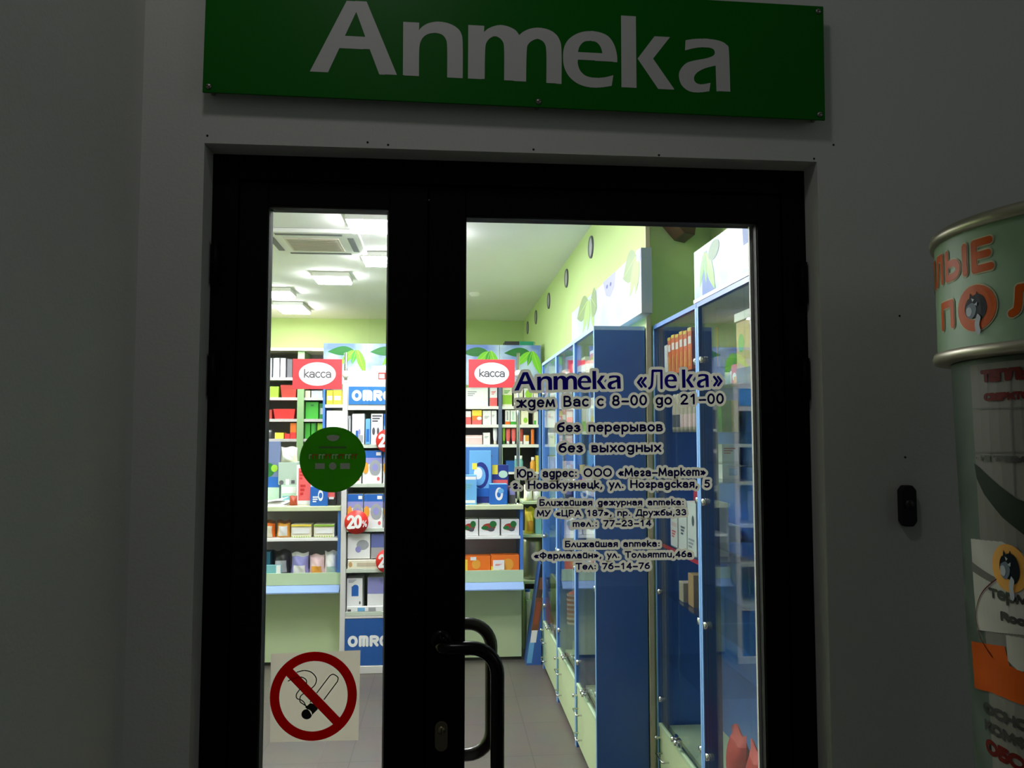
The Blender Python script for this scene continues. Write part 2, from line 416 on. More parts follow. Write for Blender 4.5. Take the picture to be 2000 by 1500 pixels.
def strips(strokes, rad, polys=(), extra=0.0, step=0.0004, margin=0.0):
    """union of thick strokes and filled outlines (grown by extra) as [x0,x1,y0,y1] rows"""
    A, B, R = [], [], []
    for s_ in strokes:
        for i in range(len(s_) - 1): A.append(s_[i]); B.append(s_[i + 1]); R.append(rad + extra)
    PE = []
    for ring in polys:
        for i in range(len(ring)): PE.append((ring[i], ring[(i + 1) % len(ring)]))
    pts = A + B + [p for e in PE for p in e]
    pad = rad + extra + 2 * step
    x0 = min(p[0] for p in pts) - pad; x1 = max(p[0] for p in pts) + pad
    y0 = min(p[1] for p in pts) - pad; y1 = max(p[1] for p in pts) + pad
    xs = np.arange(x0, x1 + step, step)
    A_ = np.array(A or [(1e9, 1e9)], float); B_ = np.array(B or [(1e9, 1e9)], float); R_ = np.array(R or [0.0], float)
    PA = np.array([e[0] for e in PE] or [(1e9, 1e9)], float); PB = np.array([e[1] for e in PE] or [(1e9, 1e9)], float)
    out = []
    def segd(a, b, y):
        d = b - a; L = (d ** 2).sum(1); L[L == 0] = 1e-18
        px = xs[:, None] - a[None, :, 0]; py = y - a[None, :, 1]
        t = np.clip((px * d[None, :, 0] + py * d[None, :, 1]) / L[None], 0, 1)
        return np.hypot(px - t * d[None, :, 0], py - t * d[None, :, 1])
    y = y0
    while y < y1:
        ym = y + step / 2
        f = np.full(len(xs), 1.0)
        k = (np.minimum(A_[:, 1], B_[:, 1]) - R_ - step < ym) & (np.maximum(A_[:, 1], B_[:, 1]) + R_ + step > ym)
        if k.any(): f = np.minimum(f, (segd(A_[k], B_[k], ym) - R_[k][None]).min(1))
        if PE:
            k = (np.minimum(PA[:, 1], PB[:, 1]) - extra - 0.004 < ym) & (np.maximum(PA[:, 1], PB[:, 1]) + extra + 0.004 > ym)
            if k.any():
                dd = segd(PA[k], PB[k], ym).min(1)
                cr = np.zeros(len(xs), int)
                for (ax, ay), (bx, by) in PE:
                    if (ay > ym) != (by > ym):
                        xc = ax + (ym - ay) / (by - ay) * (bx - ax); cr += (xs > xc)
                f = np.minimum(f, np.where(cr % 2 == 1, -dd, dd) - extra)
        ins = f <= 0
        if ins.any():
            ch = np.flatnonzero(ins[1:] != ins[:-1])
            e = [xs[i] + step * f[i] / (f[i] - f[i + 1]) for i in ch]
            for a, b in zip(e[0::2], e[1::2]): out.append((a, b, y, y + step))
        y += step
    return out
def put_strips(mb, rows, mapper, m, maxlen=None):
    for a, b, c, d in rows:
        n = 1 if not maxlen else max(1, int(math.ceil((b - a) / maxlen)))
        for i in range(n):
            p, q = a + (b - a) * i / n, a + (b - a) * (i + 1) / n
            mb.poly([mapper(p, c), mapper(q, c), mapper(q, d), mapper(p, d)], m)
def fit(text, p0, p1, cap, track=0.0):
    """strokes of text scaled so that its baseline runs p0->p1 with the given capital height"""
    st, w = layout(text, track)
    sx = (p1[0] - p0[0]) / w; sy = cap / 1.5; sl = (p1[1] - p0[1]) / (p1[0] - p0[0])
    return [[(p0[0] + x * sx, p0[1] + y * sy + x * sx * sl) for x, y in s_] for s_ in st]

# ================================================================== SETTING
OX0, OX1, OZ = -0.480, 0.791, 2.182       # door opening
WF, WB = 1.60, 1.75                       # outer and inner face of the front wall
RX, RY = 0.93, 3.57                       # right shop wall, jog
AX = 1.235                                # wall behind the near cases
CZ, BY, LX = 2.93, 9.2, -3.3
mb = MB()
mb.box(-0.602, OX0, WF, WB, 0, 3.4, WALL_OUT); mb.box(OX1, 3.2, WF, WB, 0, 3.4, WALL_OUT); mb.box(OX0, OX1, WF, WB, OZ, 3.4, WALL_OUT)
mb.box(-3.4, -0.602, WF, WB, 0, 3.4, WALL_OUT)
wf = structure(mb.build('wall_front'))
for u, v in ((405, 265), (718, 278), (758, 283), (1042, 292), (1287, 303), (1628, 283), (1757, 617), (1768, 893), (1590, 310)):
    p = at(u, v, WF); MB().lathe([(0.0, -.0006), (.0022, -.0006), (.0024, .0)], (p.x, WF, p.z), HOLE, 10, 'y').build('nail_hole', wf)
structure(MB().box(-0.72, -0.602, -3.0, WF, 0, 3.4, WALL_OUT).build('wall_porch'))
structure(MB().box(-4, 4, -5, WB, -0.1, 0, PAVE).build('ground'))
structure(MB().box(LX - .1, 1.5, WB, BY + .2, -0.1, 0.0, FLOORM).build('floor'))
structure(MB().box(LX - .1, 1.5, WB, BY + .2, CZ, CZ + .1, CEIL).build('ceiling'))
structure(MB().box(LX - .1, 1.5, BY, BY + .1, 0, CZ, GREENWALL).build('wall_back'))
structure(MB().box(LX - .1, LX, WB, BY, 0, CZ, GREENWALL).build('wall_left'))
mb = MB(); mb.box(RX, 1.5, RY, BY, 0, CZ, GREENWALL); mb.box(AX, 1.5, WB, RY, 0, CZ, GREENWALL)
structure(mb.build('wall_right'))
structure(MB().box(RX - .004, RX + .016, RY - .012, RY, 0, CZ, mat('beige corner strip', (196, 188, 158), .5)).build('trim_1'))

# ---- door frame and leaves
FY0, FY1 = 1.66, 1.735
mb = MB()
fw = 0.052
mb.box(OX0, OX0 + fw, FY0, FY1, 0, OZ, BLACK); mb.box(OX1 - fw, OX1, FY0, FY1, 0, OZ, BLACK); mb.box(OX0 + fw, OX1 - fw, FY0, FY1, OZ - fw, OZ, BLACK)
mb.box(OX0 + fw, OX0 + fw + .016, FY1 - .018, FY1, 0, OZ - fw, BLACK); mb.box(OX1 - fw - .016, OX1 - fw, FY1 - .018, FY1, 0, OZ - fw, BLACK)
mb.box(OX0 + fw + .016, OX1 - fw - .016, FY1 - .018, FY1, OZ - fw - .016, OZ - fw, BLACK)
structure(mb.build('trim_2', bevel=.0015, seg=1))
GY = 1.69
def leaf(name, x0, x1, gx0, gx1, gt, hinges, hx):
    o = bpy.data.objects.new(name, None); COL.objects.link(o); o.location = (x0, FY0, 0); WPOS[name] = Vector((x0, FY0, 0)); structure(o)
    y0, y1, top = FY0 + .003, FY1 - .02, OZ - fw - .004
    m = MB(); gb = .13
    m.box(x0, gx0, y0, y1, .012, top, BLACK); m.box(gx1, x1, y0, y1, .012, top, BLACK)
    m.box(gx0, gx1, y0, y1, gt, top, BLACK); m.box(gx0, gx1, y0, y1, .012, gb, BLACK)
    m.build('leaf_frame', o, bevel=.0015, seg=1)
    MB().box(gx0, gx1, GY - .003, GY + .003, gb, gt, GLASS).build('glass_pane', o)
    g = MB()
    for a, b in ((gx0, gx0 + .0018), (gx1 - .0018, gx1)): g.box(a, b, y0 + .006, GY - .0035, gb, gt, RUBBER)
    g.box(gx0, gx1, y0 + .006, GY - .0035, gt - .0018, gt, RUBBER)
    g.build('rubber_gasket', o)
    MB().box(gx1 - .0065, gx1, GY + .0035, GY + .0115, gb, gt, GASKET).build('glazing_bead', o)
    for hz in hinges:
        h = MB(); h.lathe([(0, -.045), (.009, -.045), (.009, .045), (0, .045)], (hx, FY0 - .008, hz), BLACK, 14)
        h.box(hx - .012, hx + .012, FY0 - .004, FY0, hz - .04, hz + .04, BLACK)
        h.build('hinge', o)
    return o
d1 = leaf('door_1', OX0 + fw + .003, -0.0365, -0.367, -0.117, 2.076, (1.95, 1.72, .3), OX0 + .012)
d2 = leaf('door_2', -0.0335, OX1 - fw - .003, 0.044, 0.683, 2.064, (1.93, 1.72, .3), OX1 - .012)
MB().box(-.046, -.0235, FY1 - .0199, FY1 - .006, .012, OZ - fw - .02, BLACK).build('meeting_strip', d1)
def handle(y_bar, y_fix, m):
    zt, zb, xa, xb, rr = 1.6 - .258, 1.6 - .262, 0, 0, 0
    pt = []
    x0, x1, zt, zb, R = -0.004, 0.108, 1.180, 0.896, 0.052
    pt += [Vector((x0, y_fix, zt)), Vector((x0, y_bar + .02 * (1 if y_fix > y_bar else -1), zt))]
    sgn = 1 if y_fix > y_bar else -1
    for i in range(5):
        a = math.pi / 2 * i / 4
        pt.append(Vector((x0 + .02 - .02 * math.cos(a), y_bar + sgn * (.02 - .02 * math.sin(a)), zt)))
    for i in range(9):
        a = math.pi / 2 * i / 8
        pt.append(Vector((x1 - R + R * math.sin(a), y_bar, zt - R + R * math.cos(a))))
    mid = list(pt)
    low = [Vector((p.x, p.y, zt + zb - p.z)) for p in reversed(pt)]
    h = MB(); h.tube(mid + low, .0138, m, 16)
    ro = .022
    for z in (zt, zb):
        h.lathe([(0, 0), (ro, 0), (ro, -sgn * .006), (.012, -sgn * .008)], (x0, y_fix, z), m, 20, 'y')
    return h
handle(1.595, FY0 + .0029, BLACKGLOSS).build('pull_handle', d2)
handle(1.80, FY1 - .0199, BRONZE).build('pull_handle', d2)
p = at(862, 1437, FY0)
lk = MB()
def capsule(cx, cz, w, h, y0, y1, m, mbx):
    r = w / 2
    ring = [(cx + r * math.cos(a), cz + (h / 2 - r) + r * math.sin(a)) for a in [math.pi * i / 10 for i in range(11)]]
    ring += [(cx - r * math.cos(a), cz - (h / 2 - r) - r * math.sin(a)) for a in [math.pi * i / 10 for i in range(11)]]
    mbx.prism(ring, y0, y1, m)
capsule(p.x, p.z, .026, .060, FY0 - .004, FY0 + .003, BRASSY, lk)
lko = lk.build('lock_plate', d2, bevel=.001)
lk = MB(); lk.lathe([(0, -.003), (.0075, -.003), (.0085, 0)], (p.x, FY0 - .004, p.z + .012), BRASSY, 18, 'y'); lk.box(p.x - .004, p.x + .004, FY0 - .0065, FY0 - .004, p.z - .016, p.z + .006, BRASSY)
lk.box(p.x - .0008, p.x + .0008, FY0 - .0074, FY0 - .0069, p.z + .007, p.z + .017, HOLE)
lk.build('keyhole_cylinder', d2)

# ================================================================== OUTSIDE THINGS
# ---- green sign board above the door
SY = 1.568
bl, br = at(395, 180, SY), at(1612, 235, SY)
ex = (br - bl).normalized(); ez = Vector((-ex.z, 0, ex.x)); SH = .248
sg = thing('sign_board', (bl.x, SY, bl.z), 'green plastic sign board with big white lettering, screwed above the dark door', 'sign')
cs = [bl, br, br + ez * SH, bl + ez * SH]
MB().prism([(p.x, p.z) for p in cs], SY, SY + .004, SIGNGREEN).build('board', sg, bevel=.001, seg=1)
A2 = lambda L: [((380 + x / 3.0303, y / 3.0303) + t) for x, y, *t in [(q[0], q[1], tuple(q[2:])) for q in L]]
def trace(L, ox):
    """traced outline in crop pixels; a third value marks a corner, the rest is smoothed"""
    pts = [(ox + q[0] / 3.0303, q[1] / 3.0303, len(q) > 2) for q in L]
    i0 = next(i for i, q in enumerate(pts) if q[2]) if any(q[2] for q in pts) else 0
    pts = pts[i0:] + pts[:i0] + [pts[i0]]
    out = []; run = [pts[0]]
    for q in pts[1:]:
        run.append(q)
        if q[2] or q is pts[-1]:
            xy = [(a, b) for a, b, c in run]
            out += (xy if len(xy) == 2 else smooth(xy, 5))[:-1]
            run = [q]
    return out
k_ = 1
LET = {
 'A': [trace([(682, 423, 1), (900, 5, 1), (1018, 8, 1), (1198, 444, 1), (1093, 440, 1), (1037, 292, 1), (857, 285, 1), (790, 428, 1)], 380),
       trace([(957, 70, 1), (890, 212, 1), (1010, 217, 1)], 380)],
 'n': [trace([(1235, 128, 1), (1330, 133, 1), (1328, 180, 1), (1345, 160), (1385, 137), (1440, 128), (1500, 137), (1550, 162), (1578, 198), (1587, 260), (1587, 463, 1), (1495, 458, 1), (1495, 280), (1486, 230), (1460, 203), (1415, 195), (1370, 207), (1342, 238), (1330, 290), (1328, 450, 1), (1233, 445, 1)], 380)],
 'm': [trace([(1620, 148, 1), (1715, 153, 1), (1713, 190, 1), (1740, 168), (1790, 150), (1840, 152), (1895, 175), (1922, 208, 1), (1945, 188), (1985, 170), (2032, 164), (2085, 172), (2130, 195), (2160, 235), (2172, 300), (2172, 497, 1), (2082, 490, 1), (2082, 310), (2070, 255), (2038, 232), (2008, 236), (1978, 258), (1966, 300), (1962, 483, 1), (1832, 475, 1), (1832, 290), (1820, 240), (1785, 215), (1755, 222), (1730, 248), (1720, 295), (1717, 468, 1), (1618, 465, 1)], 380)],
 'e': [trace([(623, 368, 1), (621, 325), (605, 265), (570, 215), (515, 190), (455, 184), (395, 195), (340, 228), (310, 275), (302, 335), (310, 400), (340, 455), (390, 495), (450, 515), (520, 518), (590, 508, 1), (600, 445, 1), (545, 458), (490, 460), (440, 450), (405, 420), (390, 380), (390, 352, 1)], 1000),
       trace([(390, 308, 1), (400, 275), (425, 248), (460, 242), (500, 250), (525, 280), (535, 315, 1)], 1000)],
 'k': [trace([(645, 92, 1), (733, 97, 1), (737, 520, 1), (648, 516, 1)], 1000), trace([(743, 347, 1), (843, 215, 1), (935, 220, 1), (835, 347, 1), (962, 530, 1), (865, 526, 1)], 1000)],
 'a': [trace([(1027, 238, 1), (1085, 230), (1160, 230), (1230, 242), (1270, 265), (1284, 305), (1292, 543, 1), (1210, 540, 1), (1205, 388, 1), (1140, 405), (1095, 430), (1077, 460), (1087, 488), (1120, 499), (1175, 490, 1), (1168, 540, 1), (1110, 547), (1050, 540), (1005, 505), (988, 455), (995, 415), (1030, 375), (1080, 358), (1150, 345), (1190, 330), (1200, 312), (1190, 290), (1150, 280), (1090, 283), (1024, 298, 1)], 1000)],
}
# in the plane of the sign, in metres along its own edge directions from the lower left corner
def sgn2(u, v):
    p = at(u, v, SY - .0006) - bl
    return (p.dot(ex), p.dot(ez))
SL = {k: [[sgn2(*q) for q in r] for r in rings] for k, rings in LET.items()}
mb = MB()
for k, rings in SL.items():
    rows = strips([], 0, rings, 0, .0007)
    put_strips(mb, rows, lambda a, b: bl + ex * a + ez * b + Vector((0, -.0006, 0)), SIGNWHITE)
mb.build('lettering', sg, recalc=False)
L_ = (br - bl).length
for a, b in ((.012, .012), (L_ * .523, .012), (L_ - .012, .012), (.012, SH - .012), (L_ * .523, SH - .012), (L_ - .012, SH - .012)):
    p = bl + ex * a + ez * b
    s_ = MB(); s_.lathe([(0, -.004), (.004, -.0035), (.0062, -.001), (.0062, 0)], (p.x, SY, p.z), STEEL, 16, 'y'); s_.box(p.x - .0045, p.x + .0045, SY - .0043, SY - .0036, p.z - .0006, p.z + .0006, HOLE)
    s_.lathe([(.005, .004), (.005, WF - SY)], (p.x, SY, p.z), STEEL, 12, 'y')
    s_.build('screw', sg)

# ---- door bell
p = at(1767, 987, WF)
db = thing('doorbell', (p.x, WF, p.z - .042), 'black doorbell button on the grey wall right of the door', 'doorbell')
w, h = .017, .0425
mb = MB(); mb.prism([(p.x - w, p.z - h + .01), (p.x - w + .008, p.z - h), (p.x + w - .008, p.z - h), (p.x + w, p.z - h + .01), (p.x + w, p.z + h - .01), (p.x + w - .008, p.z + h), (p.x - w + .008, p.z + h), (p.x - w, p.z + h - .01)], WF - .018, WF, RUBBER)
mb.build('casing', db, bevel=.003)
MB().lathe([(0, -.004), (.008, -.004), (.0095, 0)], (p.x, WF - .018, p.z + .004), mat('dark push button', (45, 42, 42), .4), 18, 'y').build('button', db)

# ---- lettering stuck on the door glass
HALO = film('pale sticker edge', (226, 222, 208), 0.40)
NAVY = film('navy vinyl', (34, 26, 150), 0.40)
NAVY2 = film('dark navy vinyl', (30, 26, 92), 0.35)
DY = GY - .003
NLINE = [0]
def decal_line(name, label, strokes, polys, r, pad, mcol, step=.00045):
    NLINE[0] += 1; dz_ = .000035 * NLINE[0]
    xs = [q[0] for s_ in strokes for q in s_] + [q[0] for s_ in polys for q in s_]
    zs = [q[1] for s_ in strokes for q in s_] + [q[1] for s_ in polys for q in s_]
    t = thing(name, ((min(xs) + max(xs)) / 2, DY, min(zs)), label, 'lettering', 'lettering stuck on the door glass')
    b = MB(); put_strips(b, strips(strokes, r, polys, pad, step), lambda x, z: (x, DY - .0004 - dz_, z), HALO); b.build('backing', t, recalc=False)
    b = MB(); put_strips(b, strips(strokes, r, polys, 0, step), lambda x, z: (x, DY - .0010 - dz_, z), mcol); b.build('letters', t, recalc=False)
    return t
def g2(u, v): p = at(u, v, DY - .0008); return (p.x, p.z)
# heading: traced letters of the sign, scaled
base0 = {}
ang = math.atan2(SL['k'][0][2][1] - SL['A'][0][0][1], SL['k'][0][2][0] - SL['A'][0][0][0])
def level(q, o): x, y = q[0] - o[0], q[1] - o[1]; return (x * math.cos(ang) + y * math.sin(ang), -x * math.sin(ang) + y * math.cos(ang))
o_ = SL['A'][0][0]
LV = {k: [[level(q, o_) for q in r] for r in rings] for k, rings in SL.items()}
capH = max(q[1] for q in LV['A'][0]); wordW = max(q[0] for q in LV['a'][0])
def glyph(k, x, z, sx, sy, slope, sub=0.0):
    x0 = min(q[0] for r in LV[k] for q in r); zb = min(q[1] for r in LV[k] for q in r) if k not in 'ea' else 0
    return [[(x + (qx - x0) * sx, z + (qz - zb) * sy + (qx - x0) * sx * slope) for qx, qz in r] for r in LV[k]]
pa, pb = g2(1004.5, 763), g2(1410, 756)
slope = (pb[1] - pa[1]) / (pb[0] - pa[0])
def zat(x): return pa[1] + (x - pa[0]) * slope
cap = g2(1023, 725)[1] - g2(1023, 761)[1]
sy = cap / capH; w1 = g2(1212.5, 760)[0] - pa[0]; sx = w1 / wordW
polys = []
for k in 'Anmeka':
    x = pa[0] + min(q[0] for r in LV[k] for q in r) * sx
    polys += glyph(k, x, zat(x), sx, sy, slope)
st = []
def strokes_at(ch, u0, u1, capm):
    x0, x1 = g2(u0, 758)[0], g2(u1, 758)[0]
    return fit(ch, (x0, zat(x0)), (x1, zat(x1)), capm)
st += strokes_at('«', 1244, 1261, cap * 1.0) + strokes_at('»', 1393, 1409, cap * 1.0) + strokes_at('Л', 1268, 1292, cap * .96)
for k, u in (('e', 1298), ('k', 1332), ('a', 1361)):
    x = g2(u, 757)[0]; polys += glyph(k, x, zat(x), sx * .92, sy, slope)
decal_line('window_lettering', 'largest line of navy lettering on the glass, topmost line of the notice', st, polys, .0028, .0062, NAVY)
LINES = [
 ('ждем Вас с 8–00 до 21–00', 1008, 796, 1413, 788, 20, .0022, 'opening hours from 8–00 to 21–00, second line of the notice on the glass'),
 ('без перерывов', 1088, 843.5, 1294, 842, 18, .0022, 'navy line on the glass just under the opening hours'),
 ('без выходных', 1091, 883.5, 1291, 882, 18, .0022, 'navy line on the glass just above the wide address lines'),
 ('Юр. адрес: ООО «Мега–Маркет»', 1009, 932.5, 1378, 929, 15.5, .0019, 'upper of the two wide address lines on the glass, ending in a quoted name'),
 ('г. Новокузнецк, ул. Ноградская, 5', 1001, 955, 1386, 952, 15, .0019, 'lower of the two wide address lines on the glass, ending in the number 5'),
 ('Ближайшая дежурная аптека:', 1053, 988, 1335, 986.5, 12, .0016, 'small navy line directly below the wide address lines, first of a block of three'),
 ('МУ «ЦРА 187», пр. Дружбы,33', 1048, 1009, 1340, 1006.5, 12, .0016, 'small navy line on the glass holding the numbers 187 and 33'),
 ('тел.: 77–23–14', 1118, 1029, 1272, 1027.5, 12, .0016, 'small navy line on the glass with phone number 77–23–14'),
 ('Ближайшая аптека:', 1103, 1069, 1288, 1067.5, 12, .0016, 'small navy line on the glass, first of the lowest block of three'),
 ('«Фармалайн», ул. Тольятти,46а', 1042, 1091.5, 1351, 1088, 12, .0016, 'small navy address line on the glass ending in 46а'),
 ('Тел: 76–14–76', 1124, 1112.5, 1269, 1111, 12, .0016, 'lowest line of lettering on the glass with phone number 76–14–76'),
]
for txt, u0, v0, u1, v1, ch, r, lab in LINES:
    a, b = g2(u0 + 1, v0 - 1), g2(u1 - 1, v1 - 1); cp = (ch - 1.5) * (1.69 / F)
    decal_line('window_lettering', lab, fit(txt, a, b, cp, .16), [], r, .0054, NAVY2)

# ---- no smoking sticker
q = [g2(*c) for c in ((527, 1450), (700, 1446), (704, 1270), (529, 1277))]
ns = thing('no_smoking_sticker', (sum(a for a, b in q) / 4, DY, min(b for a, b in q)), 'square no smoking sticker with a red barred ring, low on the narrow left pane', 'sticker')
MB().poly([(a, DY - .0005, b) for a, b in q], film('pale paper sticker', (212, 203, 184), 0.50)).build('paper', ns, recalc=False)
cx, cz = g2(612.5, 1359.5); px = 1.69 / F
REDF = film('red sticker print', (205, 6, 4), 0.34)
mb = MB(); put_strips(mb, strips([arc(cx, cz, 71.5 * px, 73 * px, 0, 360, 64), [(cx - 51 * px, cz + 51 * px), (cx + 46 * px, cz - 50 * px)]], 8.6 * px), lambda x, z: (x, DY - .0012, z), REDF)
mb.build('barred_ring', ns, recalc=False)
def zz(x, y): p = (500 + x / 5, 1200 + y / 5); return g2(*p)
mb = MB()
lines = [smooth([zz(*c) for c in L]) for L in ([(400, 565), (470, 548), (540, 565), (587, 620), (580, 680), (540, 725)], [(315, 650), (370, 625), (440, 612), (490, 640), (490, 690)], [(430, 730), (395, 780), (400, 820), (440, 835), (470, 860), (490, 905)], [(470, 770), (435, 800), (430, 850), (460, 875), (500, 900)])]
lines += [[zz(*c) for c in L] for L in ([(595, 765), (720, 600)], [(665, 830), (795, 655)], [(530, 855), (555, 820)])] + [smooth([zz(*c) for c in ((720, 600), (755, 585), (800, 615), (795, 655))])]
put_strips(mb, strips(lines, .0011), lambda x, z: (x, DY - .0009, z), RUBBER)
put_strips(mb, strips([], 0, [[zz(*c) for c in ((480, 910), (530, 865), (580, 880), (605, 925), (545, 985), (520, 940))], [zz(*c) for c in arc(495, 975, 52, 50, 0, 360, 20)]]), lambda x, z: (x, DY - .0009, z), RUBBER)
mb.build('cigarette_drawing', ns, recalc=False)

# ---- green round sticker
cx, cz = g2(650, 897.5)
gs = thing('round_sticker', (cx, DY, cz - 63 * px), 'round dark green sticker with faint pale print on the narrow left pane', 'sticker')
MB().disc((cx, DY - .0005, cz), 62.5 * px, film('dark green film', (36, 100, 10), 0.34, 0.06), n=64).build('disc', gs, recalc=False)
PALE = film('pale green print', (220, 228, 205), 0.0); PRED = film('red print on green', (205, 80, 45), 0.0)
mb = MB()
put_strips(mb, strips([], 0, [arc(cx, cz + 44 * px, 12 * px, 9 * px, 175, 365, 20) + arc(cx, cz + 44 * px, 12 * px, 3 * px, 0, 180, 12)]), lambda x, z: (x, DY - .0009, z), PALE)
for dx in (-24, 0, 23):
    put_strips(mb, strips([], 0, [[(cx + (dx - 9) * px, cz - 18 * px), (cx + (dx + 9) * px, cz - 18 * px), (cx + (dx + 9) * px, cz - 7 * px), (cx + (dx - 9) * px, cz - 7 * px)]] if dx else [arc(cx, cz - 12.5 * px, 7 * px, 7 * px, 0, 360, 20)]), lambda x, z: (x, DY - .0009, z), PALE)
put_strips(mb, strips([[(cx - 24 * px, cz + 23 * px), (cx + 24 * px, cz + 23 * px)]], .0022), lambda x, z: (x, DY - .0009, z), film('dim green print', (110, 150, 85), .0))
for i in range(15):
    x = cx + (-44 + 6.2 * i) * px
    put_strips(mb, strips([[(x, cz + 2 * px), (x, cz + 9 * px)], [(x, cz + 9 * px), (x + 3.5 * px, cz + 9 * px)]], .0011), lambda x_, z: (x_, DY - .0009, z), PRED if i % 4 in (1, 2) else PALE)
mb.build('print', gs, recalc=False)

# ---- advertising stand with a round header, right of the door
SCX, SCY, HR = 1.083, 1.178, 0.261
st_ = thing('advertising_stand', (SCX, SCY, 0), 'round advertising stand with a drum header and poster, right of the door', 'advertising stand')
def cyl_at(u, v, R):
    d = ray(u, v); ox, oy = -SCX, -SCY
    a = d.x ** 2 + d.y ** 2; b = 2 * (ox * d.x + oy * d.y); c = ox * ox + oy * oy - R * R
    disc = max(0, b * b - 4 * a * c); t = (-b - math.sqrt(disc)) / (2 * a); p = CAM + d * t
    ph = math.degrees(math.atan2(p.y - SCY, p.x - SCX)) % 360
    return ph, p.z
HZ0, HZ1 = 1.738, 1.922
DRUM = mat('sage green drum', (150, 178, 148), 0.45, noise=0.03, spec=0.2)
RIM = mat('satin rim', (170, 165, 145), 0.4, 0.6)
mb = MB(); mb.lathe([(HR, HZ0), (HR, HZ1)], (SCX, SCY, 0), DRUM, 96); hd = mb.build('header_drum', st_)
mb = MB(); mb.lathe([(HR - .02, HZ1), (HR + .006, HZ1), (HR + .008, HZ1 + .009), (HR + .006, HZ1 + .018), (HR - .02, HZ1 + .018), (0, HZ1 + .018)], (SCX, SCY, 0), RIM, 96); mb.build('rim', st_)
mb = MB(); mb.lathe([(0, HZ0 - .018), (HR - .02, HZ0 - .018), (HR + .006, HZ0 - .016), (HR + .008, HZ0 - .008), (HR + .006, HZ0), (HR - .02, HZ0)], (SCX, SCY, 0), RIM, 96); mb.build('rim', st_)
CRB, CRT = .226, .241
COLM = mat('grey green column', (92, 104, 96), 0.4, spec=0.15)
def crad(z): return CRB + (CRT - CRB) * min(1, max(0, (z - 1.0) / .72))
mb = MB(); mb.lathe([(0, 0), (.25, 0), (.25, .02), (crad(.02) + .002, .03), (crad(1.0), 1.0), (crad(1.719), 1.719)], (SCX, SCY, 0), COLM, 96); mb.build('column', st_)
def onc(R, out=.0015):
    return lambda ph, z: (SCX + ((R if R else crad(z)) + out) * math.cos(math.radians(ph)), SCY + ((R if R else crad(z)) + out) * math.sin(math.radians(ph)), z)
ORG = mat('orange vinyl', (205, 88, 22), 0.4, spec=0.08); ORGE = mat('pale letter outline', (214, 200, 165), 0.5, spec=0.08)
def curved(mb, strokes_m, r, polys_m, m, R, out, z_ref, extra=0.0, ph0=0.0, step=.0006):
    """strokes in metres of arc (s, z); s is turned into an angle on radius R"""
    RR = R or crad(z_ref)
    rows = strips(strokes_m, r, polys_m, extra, step)
    f = onc(R, out)
    put_strips(mb, rows, lambda s, z: f(ph0 + math.degrees(s / RR), z), m, .012)
def fitbox(ch, s0, s1, z0, z1, r=0):
    st, w = layout(ch); x0 = min(p[0] for s in st for p in s)
    return [[(s0 + r + (x - x0) / (w - x0) * (s1 - s0 - 2 * r), z0 + r + y / 1.5 * (z1 - z0 - 2 * r)) for x, y in s] for s in st]
zt, zb = cyl_at(1918, 465, HR)[1], cyl_at(1918, 531, HR)[1]
phE0, phE1 = cyl_at(1898, 500, HR)[0], cyl_at(1942, 500, HR)[0]
arcm = math.radians(1) * HR
wE = (phE1 - phE0) * arcm
hdl = []
s = phE1 * arcm
for ch in reversed('ТЕПЛЫЕ'):
    w = wE * {'Ы': 1.5}.get(ch, 1.0)
    hdl += fitbox(ch, s - w, s, zb, zt, .0058); s -= w + wE * .22
zt2, zb2 = cyl_at(1908, 556, HR)[1], cyl_at(1908, 646, HR)[1]
o0, o1 = cyl_at(1873, 600, HR)[0] * arcm, cyl_at(1948, 600, HR)[0] * arcm
wO = o1 - o0; zc = (zt2 + zb2) / 2
ring = [arc((o0 + o1) / 2, zc, wO / 2 - .0085, (zt2 - zb2) / 2 - .0085, 0, 360, 48)]
l2 = []
zt3, zb3 = zt2 - .012, zb2 + .012
l2 += fitbox('П', o0 - .16 * wO - wO * .62, o0 - .16 * wO, zb3, zt3, .0058)
l2 += fitbox('Л', o1 + .22 * wO, o1 + .22 * wO + wO * .66, zb3, zt3, .0058) + fitbox('Ы', o1 + wO * 1.02, o1 + wO * 1.95, zb3, zt3, .0058)
mb = MB()
curved(mb, hdl + l2, .0058, [], ORGE, HR, .001, 0, .0022); curved(mb, ring, .0085, [], ORGE, HR, .001, 0, .0022)
curved(mb, hdl + l2, .0058, [], ORG, HR, .0016, 0); curved(mb, ring, .0085, [], ORG, HR, .0016, 0)
